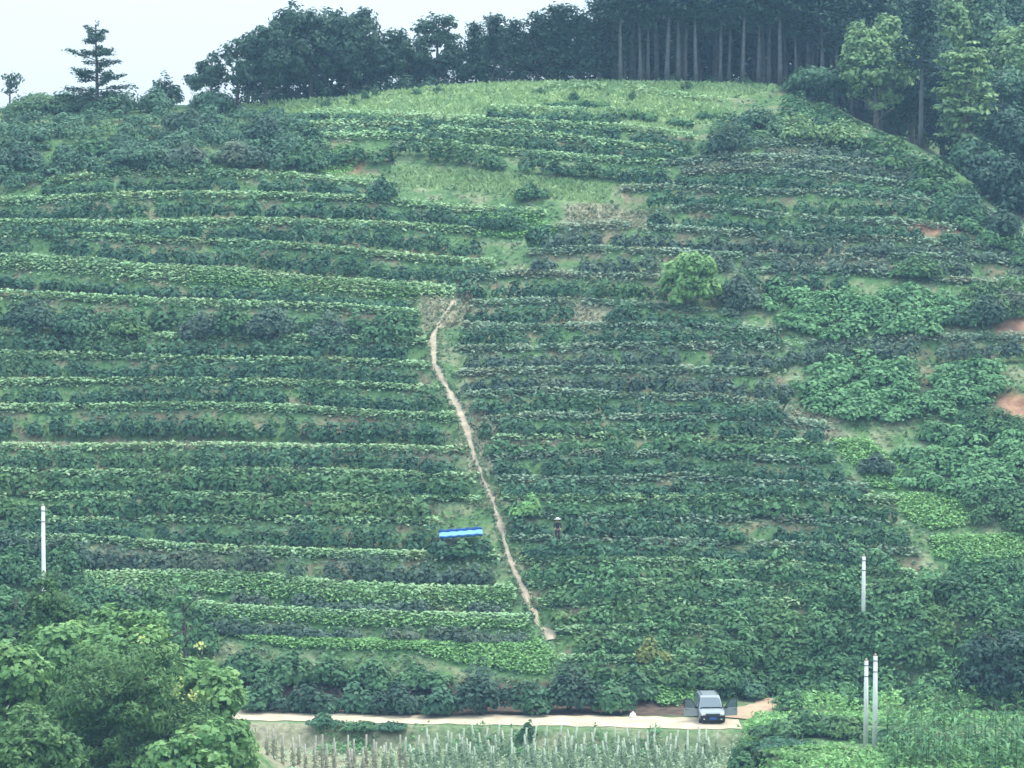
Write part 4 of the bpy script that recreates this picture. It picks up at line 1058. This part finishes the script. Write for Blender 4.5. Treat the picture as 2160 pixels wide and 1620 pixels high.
# low crop between the stakes
q = np.stack([rng.uniform(560, 1560, 1500), rng.uniform(185.5, 194.5, 1500)], 1)
P = np.array([AT(a, b) for a, b in q if rng.random() < np.interp(a, [560, 850, 950, 1600], [.22, .3, .95, 1])]); m = len(P)
P = np.repeat(P, 7, 0) + rng.normal(size=(m * 7, 3)) * np.array([.22, .2, 0]); P[:, 2] += rng.uniform(0, .5, m * 7)
tag(leaf_object("ground_cover", P, unit(rng.normal(size=P.shape) * .6 + np.array([0, -.2, .8])), rng.uniform(.14, .3, m * 7), M["pale_vine"]),
    "low pale green crop leaves between the field stakes", "crop", kind="stuff")

# ------------------------------------------------------------------ utility poles
def utility_pole(label, px, y, top_py, r, base_py=None):
    b = AT(px, y) if base_py is None else G(px, base_py); y = b.y; h = Ztop(top_py, y) - b.z
    t = thing("utility_pole", label, "pole", b, 0, "concrete utility poles")
    V, Fc = [], []
    tube(V, Fc, [(0, 0, -.3), (0, 0, h * .5), (0, 0, h)], [r, r * .86, r * .74], 14)
    link_mesh("shaft", poly_mesh("shaft", V, Fc, smooth=True), M["concrete"], t)
    for zz in (h - .25, h - .9):
        V, Fc = [], []
        tube(V, Fc, [(0, 0, zz - .04), (0, 0, zz + .04)], [r * .86, r * .86], 14)
        link_mesh("clamp_band", poly_mesh("clamp_band", V, Fc, smooth=True), M["steel"], t)
    V, Fc = [], []
    tube(V, Fc, [(0, 0, h - .02), (0, 0, h + .10), (0, 0, h + .16)], [r * .42, r * .42, r * .2], 10)
    link_mesh("insulator", poly_mesh("insulator", V, Fc, smooth=True), M["porcelain"], t)
    return t
utility_pole("pale concrete utility pole rising behind the trees at the left edge", 96, 190, 1068, .15)
utility_pole("pale concrete utility pole standing alone above the twin poles on the right", 1821, 0, 1174, .15, 1322)
utility_pole("shorter left one of the twin pale poles beside the maize", 1826, 187.2, 1394, .155)
utility_pole("taller right one of the twin pale poles beside the maize", 1845, 185.6, 1384, .165)

# ------------------------------------------------------------------ car with open front doors
def box(V, Fc, x0, x1, y0, y1, z0, z1):
    b = len(V); V += [Vector(p) for p in ((x0, y0, z0), (x1, y0, z0), (x1, y1, z0), (x0, y1, z0), (x0, y0, z1), (x1, y0, z1), (x1, y1, z1), (x0, y1, z1))]
    Fc += [(b, b + 3, b + 2, b + 1), (b + 4, b + 5, b + 6, b + 7), (b, b + 1, b + 5, b + 4), (b + 1, b + 2, b + 6, b + 5), (b + 2, b + 3, b + 7, b + 6), (b + 3, b, b + 4, b + 7)]
def solid(name, boxes, mat, parent, bev=0.0):
    V, Fc = [], []
    for bx in boxes: box(V, Fc, *bx)
    o = link_mesh(name, poly_mesh(name, V, Fc), mat, parent)
    if bev:
        md = o.modifiers.new("bevel", 'BEVEL'); md.width = bev; md.segments = 2
    return o
def quad_sheet(name, pts, mat, parent, thick=.02):
    """a thin slab from a flat outline"""
    v = [Vector(p) for p in pts]; nrm = (v[1] - v[0]).cross(v[2] - v[0]).normalized() * thick; n = len(v)
    V = v + [p - nrm for p in v]
    Fc = [tuple(range(n)), tuple(range(2 * n - 1, n - 1, -1))] + [(i, i + n, (i + 1) % n + n, (i + 1) % n) for i in range(n)]
    return link_mesh(name, poly_mesh(name, V, Fc), mat, parent)
cb = AT(1496, 199.0)
CARZ = 0.88
car = thing("parked_car", "silver grey boxy car facing the camera with both front doors open on the dirt road", "car", cb, math.radians(3))
# body: sections along the length, front at -y: (y, half width sill, half width belt, z sill, z belt, z roof, half width roof)
secs = [(-1.95, .66, .64, .42, .74, .76, .60), (-1.88, .74, .74, .30, .86, .90, .66), (-1.45, .79, .79, .28, .95, 1.02, .68), (-1.10, .80, .80, .28, 1.00, 1.08, .69),
        (-1.00, .80, .80, .28, 1.02, 1.10, .69), (-.42, .80, .80, .28, 1.05, 1.74, .60), (-.20, .80, .80, .28, 1.05, 1.82, .61), (.9, .80, .80, .28, 1.05, 1.84, .61),
        (1.75, .80, .79, .28, 1.05, 1.80, .60), (1.95, .78, .76, .32, 1.04, 1.70, .57), (2.0, .70, .70, .42, 1.0, 1.55, .52)]
V, Fc = [], []
for (y, ws, wb, zs, zb, zr, wr) in secs:
    for sx, zz in ((-ws * .94, zs), (-ws, zs + .18), (-wb, zb), (-wr, zr - .03), (-wr * .8, zr), (wr * .8, zr), (wr, zr - .03), (wb, zb), (ws, zs + .18), (ws * .94, zs)):
        V.append(Vector((sx, y, zz)))
k = 10
for i in range(len(secs) - 1):
    for j in range(k):
        a = i * k + j; b = i * k + (j + 1) % k; Fc.append((a, a + k, b + k, b))
Fc.append(tuple(range(k))); Fc.append(tuple((len(secs) - 1) * k + j for j in range(k))[::-1])
body = link_mesh("body", poly_mesh("body", V, Fc, smooth=False), M["paint"], car)
md = body.modifiers.new("bevel", 'BEVEL'); md.width = .035; md.segments = 3; md.limit_method = 'ANGLE'; md.angle_limit = math.radians(25)
quad_sheet("windscreen", [(-.70, -1.045, 1.11), (.70, -1.045, 1.11), (.55, -.47, 1.71), (-.55, -.47, 1.71)], M["glass"], car, -.02)
solid("cowl", [(-.70, .70, -1.16, -1.06, 1.06, 1.115)], M["black"], car)
for sx in (-1, 1):
    w_ = solid("wiper", [(sx * .30 - .27, sx * .30 + .27, -1.09, -1.065, 1.13, 1.15)], M["black"], car)
    # dark door opening, rear side window
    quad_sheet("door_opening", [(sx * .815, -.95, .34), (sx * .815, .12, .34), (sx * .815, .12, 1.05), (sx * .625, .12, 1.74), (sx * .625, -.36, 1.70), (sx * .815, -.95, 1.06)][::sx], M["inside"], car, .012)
    quad_sheet("side_window", [(sx * .808, .26, 1.08), (sx * .808, 1.55, 1.08), (sx * .632, 1.45, 1.72), (sx * .632, .26, 1.74)][::sx], M["glass"], car, .012)
    # open door hinged at the front edge
    hx, hy = sx * .82, -.98
    door = bpy.data.objects.new("door", None)
    V, Fc = [], []
    for inner in (0, 1):
        t = .03 + inner * .05
    prof = [(0, .48), (1.06, .48), (1.08, .8), (1.06, 1.05), (.02, 1.05)]
    ang = math.radians(12)     # door leaf points sideways and a little back
    def dp(u, z, off):
        return Vector((hx + sx * (u * math.cos(ang) * .82 + off * math.sin(ang)), hy + u * math.sin(ang) * .82 - off * math.cos(ang) + .02, z))
    n = len(prof)
    for off in (0.0, -.07):
        V += [dp(u, z, off) for u, z in prof]
    Fc = [tuple(range(n)), tuple(range(2 * n - 1, n - 1, -1))] + [(i, i + n, (i + 1) % n + n, (i + 1) % n) for i in range(n)]
    me = poly_mesh("door", V, Fc); bm = bmesh.new(); bm.from_mesh(me); bmesh.ops.recalc_face_normals(bm, faces=bm.faces); bm.to_mesh(me); bm.free()
    door = link_mesh("door", me, M["paint"], car); md = door.modifiers.new("bevel", 'BEVEL'); md.width = .02; md.segments = 2
    V, Fc = [], []
    fr_ = [(.03, 1.04), (.50, 1.66), (1.02, 1.70), (1.05, 1.04)]
    for i in range(3): tube(V, Fc, [dp(*fr_[i], -.035), dp(*fr_[i + 1], -.035)], [.03, .03], 6)
    link_mesh("window_frame", poly_mesh("window_frame", V, Fc), M["black"], door)
    g4 = [dp(.08, 1.06, -.035), dp(.51, 1.63, -.035), dp(1.0, 1.67, -.035), dp(1.02, 1.06, -.035)]
    quad_sheet("window", g4, M["glass"], door, .008)
    V, Fc = [], []; tube(V, Fc, [dp(.80, .95, .03), dp(.98, .95, .03)], [.018, .018], 6); link_mesh("handle", poly_mesh("handle", V, Fc), M["black"], door)
    V, Fc = [], []; p = dp(.10, 1.12, .10); box(V, Fc, p.x - .11, p.x + .11, p.y - .05, p.y + .03, p.z - .07, p.z + .08)
    mo = link_mesh("mirror", poly_mesh("mirror", V, Fc), M["black"], door); md = mo.modifiers.new("bevel", 'BEVEL'); md.width = .03; md.segments = 2
    solid("headlight", [(min(sx * .45, sx * .70), max(sx * .45, sx * .70), -1.94, -1.84, .70, .86)], M["lamp"], car, .03)
    solid("fog_lamp", [(min(sx * .48, sx * .60), max(sx * .48, sx * .60), -2.005, -1.95, .42, .50)], M["lamp"], car, .02)
    for wy in (-1.25, 1.25):
        V, Fc = [], []
        tube(V, Fc, [(sx * .62, wy, .30), (sx * .80, wy, .30)], [.30, .30], 24)
        wh = link_mesh("wheel", poly_mesh("wheel", V, Fc), M["rubber"], car); md = wh.modifiers.new("bevel", 'BEVEL'); md.width = .04; md.segments = 2; md.limit_method = 'ANGLE'; md.angle_limit = math.radians(50)
        V, Fc = [], []; tube(V, Fc, [(sx * .79, wy, .30), (sx * .815, wy, .30)], [.19, .17], 16); link_mesh("rim", poly_mesh("rim", V, Fc), M["steel"], wh)
solid("bumper", [(-.78, .78, -2.0, -1.80, .26, .70)], M["black"], car, .05)
solid("grille", [(-.44, .44, -1.965, -1.90, .71, .82)], M["black"], car, .015)
solid("number_plate", [(-.22, .22, -2.02, -2.0, .44, .58)], M["plate"], car, .004)
V, Fc = [], []
for sx in (-.5, .5): tube(V, Fc, [(sx, -.1, 1.85), (sx, -.05, 1.90), (sx, 1.5, 1.90), (sx, 1.55, 1.84)], [.018] * 4, 6)
link_mesh("roof_rail", poly_mesh("roof_rail", V, Fc), M["black"], car)
car.scale = (1, 1, CARZ)

# ------------------------------------------------------------------ white sack, tarpaulin, worker
sb = G(1335, 1515)
sack_t = thing("white_sack", "round white sack on the bank at the road's edge left of the car", "sack", sb)
bm = bmesh.new(); bmesh.ops.create_uvsphere(bm, u_segments=18, v_segments=12, radius=.22)
for v in bm.verts:
    v.co.z = v.co.z * .95 + .16; v.co.x *= 1 + .06 * math.sin(v.co.z * 20 + v.co.y * 12)
    if v.co.z < 0: v.co.z *= .2
me = bpy.data.meshes.new("bag"); bm.to_mesh(me); bm.free(); me.polygons.foreach_set("use_smooth", np.ones(len(me.polygons), bool))
link_mesh("bag", me, M["sack"], sack_t)
V, Fc = [], []; tube(V, Fc, [(0, 0, .33), (0, 0, .37), (.01, 0, .43)], [.05, .03, .06], 9); link_mesh("neck", poly_mesh("neck", V, Fc, smooth=True), M["sack"], sack_t)
V, Fc = [], []; tube(V, Fc, [(0, 0, .355), (0, 0, .38)], [.042, .042], 9); link_mesh("tie", poly_mesh("tie", V, Fc, smooth=True), M["twine"], sack_t)

tb = G(972, 1150)
tz = Ztop(1117, tb.y) - tb.z
tp_ = thing("tarpaulin_shelter", "low shelter of bright blue tarpaulin among the shrubs left of the footpath", "shelter", tb, math.radians(2))
hw = 46 / F * tb.y; top = Ztop(1119, tb.y) - tb.z; d = 1.5
nxp, nyp = 25, 9; V = []
for j in range(nyp):
    v = j / (nyp - 1)
    for i in range(nxp):
        u = i / (nxp - 1)
        V.append(((u - .5) * 2 * hw, (v - .5) * d, top - .12 * (1 - v) - .07 * math.sin(math.pi * u * 3) ** 2 * math.sin(math.pi * v) - .22 * (1 - u) + .02 * math.sin(u * 31 + v * 5)))
q = [(j * nxp + i, j * nxp + i + 1, (j + 1) * nxp + i + 1, (j + 1) * nxp + i) for j in range(nyp - 1) for i in range(nxp - 1)]
sheet = link_mesh("tarpaulin", poly_mesh("tarpaulin", V, q, smooth=True), M["tarp"], tp_); md = sheet.modifiers.new("solid", 'SOLIDIFY'); md.thickness = .015
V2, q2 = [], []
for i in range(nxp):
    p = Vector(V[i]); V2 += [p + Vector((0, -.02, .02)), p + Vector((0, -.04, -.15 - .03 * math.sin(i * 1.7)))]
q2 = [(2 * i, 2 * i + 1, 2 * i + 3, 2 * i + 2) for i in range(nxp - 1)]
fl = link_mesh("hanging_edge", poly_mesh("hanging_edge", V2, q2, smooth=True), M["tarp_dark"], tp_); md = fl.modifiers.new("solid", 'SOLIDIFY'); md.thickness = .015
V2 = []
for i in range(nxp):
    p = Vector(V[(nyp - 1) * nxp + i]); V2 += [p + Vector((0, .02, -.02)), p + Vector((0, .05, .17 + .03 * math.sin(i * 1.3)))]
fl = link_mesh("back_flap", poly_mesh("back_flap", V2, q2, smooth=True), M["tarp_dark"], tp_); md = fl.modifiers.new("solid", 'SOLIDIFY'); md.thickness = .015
for sx in (-1, 1):
    for sy in (-1, 1):
        V2, F2 = [], []; x, y = sx * hw * .96, sy * d * .46
        gz = float(H(tb.x + x, tb.y + y)) - tb.z
        tube(V2, F2, [(x, y, gz - .2), (x, y, top - .08 - .3 * (sx < 0) - .1 * (sy < 0))], [.035, .03], 7); link_mesh("post", poly_mesh("post", V2, F2, smooth=True), M["wood"], tp_)

def skin_mesh(name, verts, edges, radii, mat, parent, sub=2):
    me = bpy.data.meshes.new(name); me.from_pydata(verts, edges, []); me.update()
    o = link_mesh(name, me, mat, parent)
    md = o.modifiers.new("skin", 'SKIN'); md.use_smooth_shade = True
    for i, r in enumerate(radii):
        me.skin_vertices[0].data[i].radius = (r, r) if not isinstance(r, tuple) else r
    me.skin_vertices[0].data[0].use_root = True
    s = o.modifiers.new("sub", 'SUBSURF'); s.levels = sub; s.render_levels = sub
    return o
wb = G(1176, 1142)
person = thing("person", "person in dark clothes and white hat stooping in shrubs right of the footpath", "person", wb, 0)
pv = [(0, 0, .90), (0, -.06, 1.10), (0, -.14, 1.30), (0, -.18, 1.40), (0, -.23, 1.46), (0, -.27, 1.53), (0, -.28, 1.62)]
pe = [(i, i + 1) for i in range(6)]; pr = [.14, .13, .15, .09, .052, .085, .075]
cl_v, cl_e, cl_r = [(0, 0, .90), (0, -.06, 1.10), (0, -.14, 1.29), (0, -.18, 1.39)], [(0, 1), (1, 2), (2, 3)], [.155, .150, .17, .10]
tr_v, tr_e, tr_r = [(0, 0, .93)], [], [.155]
for sx in (-1, 1):
    i0 = len(pv); arm = [(sx * .17, -.15, 1.33), (sx * .25, -.28, 1.12), (sx * .20, -.48, .99), (sx * .185, -.53, .965)]
    pv += arm; pr += [.058, .045, .032, .030]; pe += [(2, i0), (i0, i0 + 1), (i0 + 1, i0 + 2), (i0 + 2, i0 + 3)]
    for k, (fx, ln) in enumerate([(-.030, .075), (-.012, .088), (.006, .082), (.024, .066)]):
        i1 = len(pv); x = sx * .185 + fx
        pv += [(x, -.565, .955), (x, -.565 - ln * .5, .945), (x, -.565 - ln * .8, .915)]; pr += [.010, .009, .008]; pe += [(i0 + 3, i1), (i1, i1 + 1), (i1 + 1, i1 + 2)]
    i1 = len(pv); pv += [(sx * .150, -.53, .95), (sx * .135, -.56, .935)]; pr += [.011, .009]; pe += [(i0 + 3, i1), (i1, i1 + 1)]
    i0 = len(pv); pv += [(sx * .10, 0, .84), (sx * .12, -.05, .48), (sx * .12, .02, .10), (sx * .12, -.02, .045), (sx * .125, -.15, .035)]
    pr += [.09, .06, .042, .045, .035]; pe += [(0, i0), (i0, i0 + 1), (i0 + 1, i0 + 2), (i0 + 2, i0 + 3), (i0 + 3, i0 + 4)]
    j = len(cl_v); cl_v += arm[:3]; cl_r += [.07, .058, .045]; cl_e += [(2, j), (j, j + 1), (j + 1, j + 2)]
    j = len(tr_v); tr_v += [(sx * .10, 0, .82), (sx * .12, -.05, .48), (sx * .12, .02, .14)]; tr_r += [.105, .078, .062]; tr_e += [(0, j), (j, j + 1), (j + 1, j + 2)]
skin_mesh("body", pv, pe, pr, M["skin"], person)
skin_mesh("shirt", cl_v, cl_e, cl_r, M["shirt"], person)
skin_mesh("trousers", tr_v, tr_e, tr_r, M["trousers"], person)
V, Fc = [], []
tube(V, Fc, [(0, -.28, 1.60), (0, -.28, 1.605), (0, -.275, 1.62), (0, -.275, 1.70), (0, -.275, 1.73)], [.25, .245, .115, .105, .05], 20)
link_mesh("hat", poly_mesh("hat", V, Fc, smooth=True), M["hat"], person)
bm = bmesh.new()
bmesh.ops.create_uvsphere(bm, u_segments=10, v_segments=6, radius=.016, matrix=Matrix.Translation((0, -.362, 1.555)))
me = bpy.data.meshes.new("nose"); bm.to_mesh(me); bm.free(); link_mesh("nose", me, M["skin"], person)
for sx in (-1, 1):
    bm = bmesh.new(); bmesh.ops.create_uvsphere(bm, u_segments=10, v_segments=6, radius=.012, matrix=Matrix.Translation((sx * .032, -.352, 1.585)))
    me = bpy.data.meshes.new("eye"); bm.to_mesh(me); bm.free(); link_mesh("eye", me, M["black"], person)
bm = bmesh.new(); bmesh.ops.create_uvsphere(bm, u_segments=14, v_segments=10, radius=.09, matrix=Matrix.Translation((0, -.262, 1.60)))
me = bpy.data.meshes.new("hair"); bm.to_mesh(me); bm.free(); link_mesh("hair", me, M["black"], person)

# ------------------------------------------------------------------ haze
V, Fc = [], []
box(V, Fc, -224, 224, -34, 404, float(Z.min()) - 1.0, 36.0)
hm = bpy.data.materials.new("haze_air"); hm.use_nodes = True
hn = hm.node_tree; hn.nodes.clear()
ho = hn.nodes.new("ShaderNodeOutputMaterial"); pvn = hn.nodes.new("ShaderNodeVolumePrincipled")
pvn.inputs["Density"].default_value = HAZE_DENSITY; pvn.inputs["Color"].default_value = (*HAZE_COLOR, 1); pvn.inputs["Anisotropy"].default_value = 0.1
hn.links.new(pvn.outputs[0], ho.inputs["Volume"])
tag(link_mesh("haze", poly_mesh("haze", V, Fc), hm), kind="stuff")
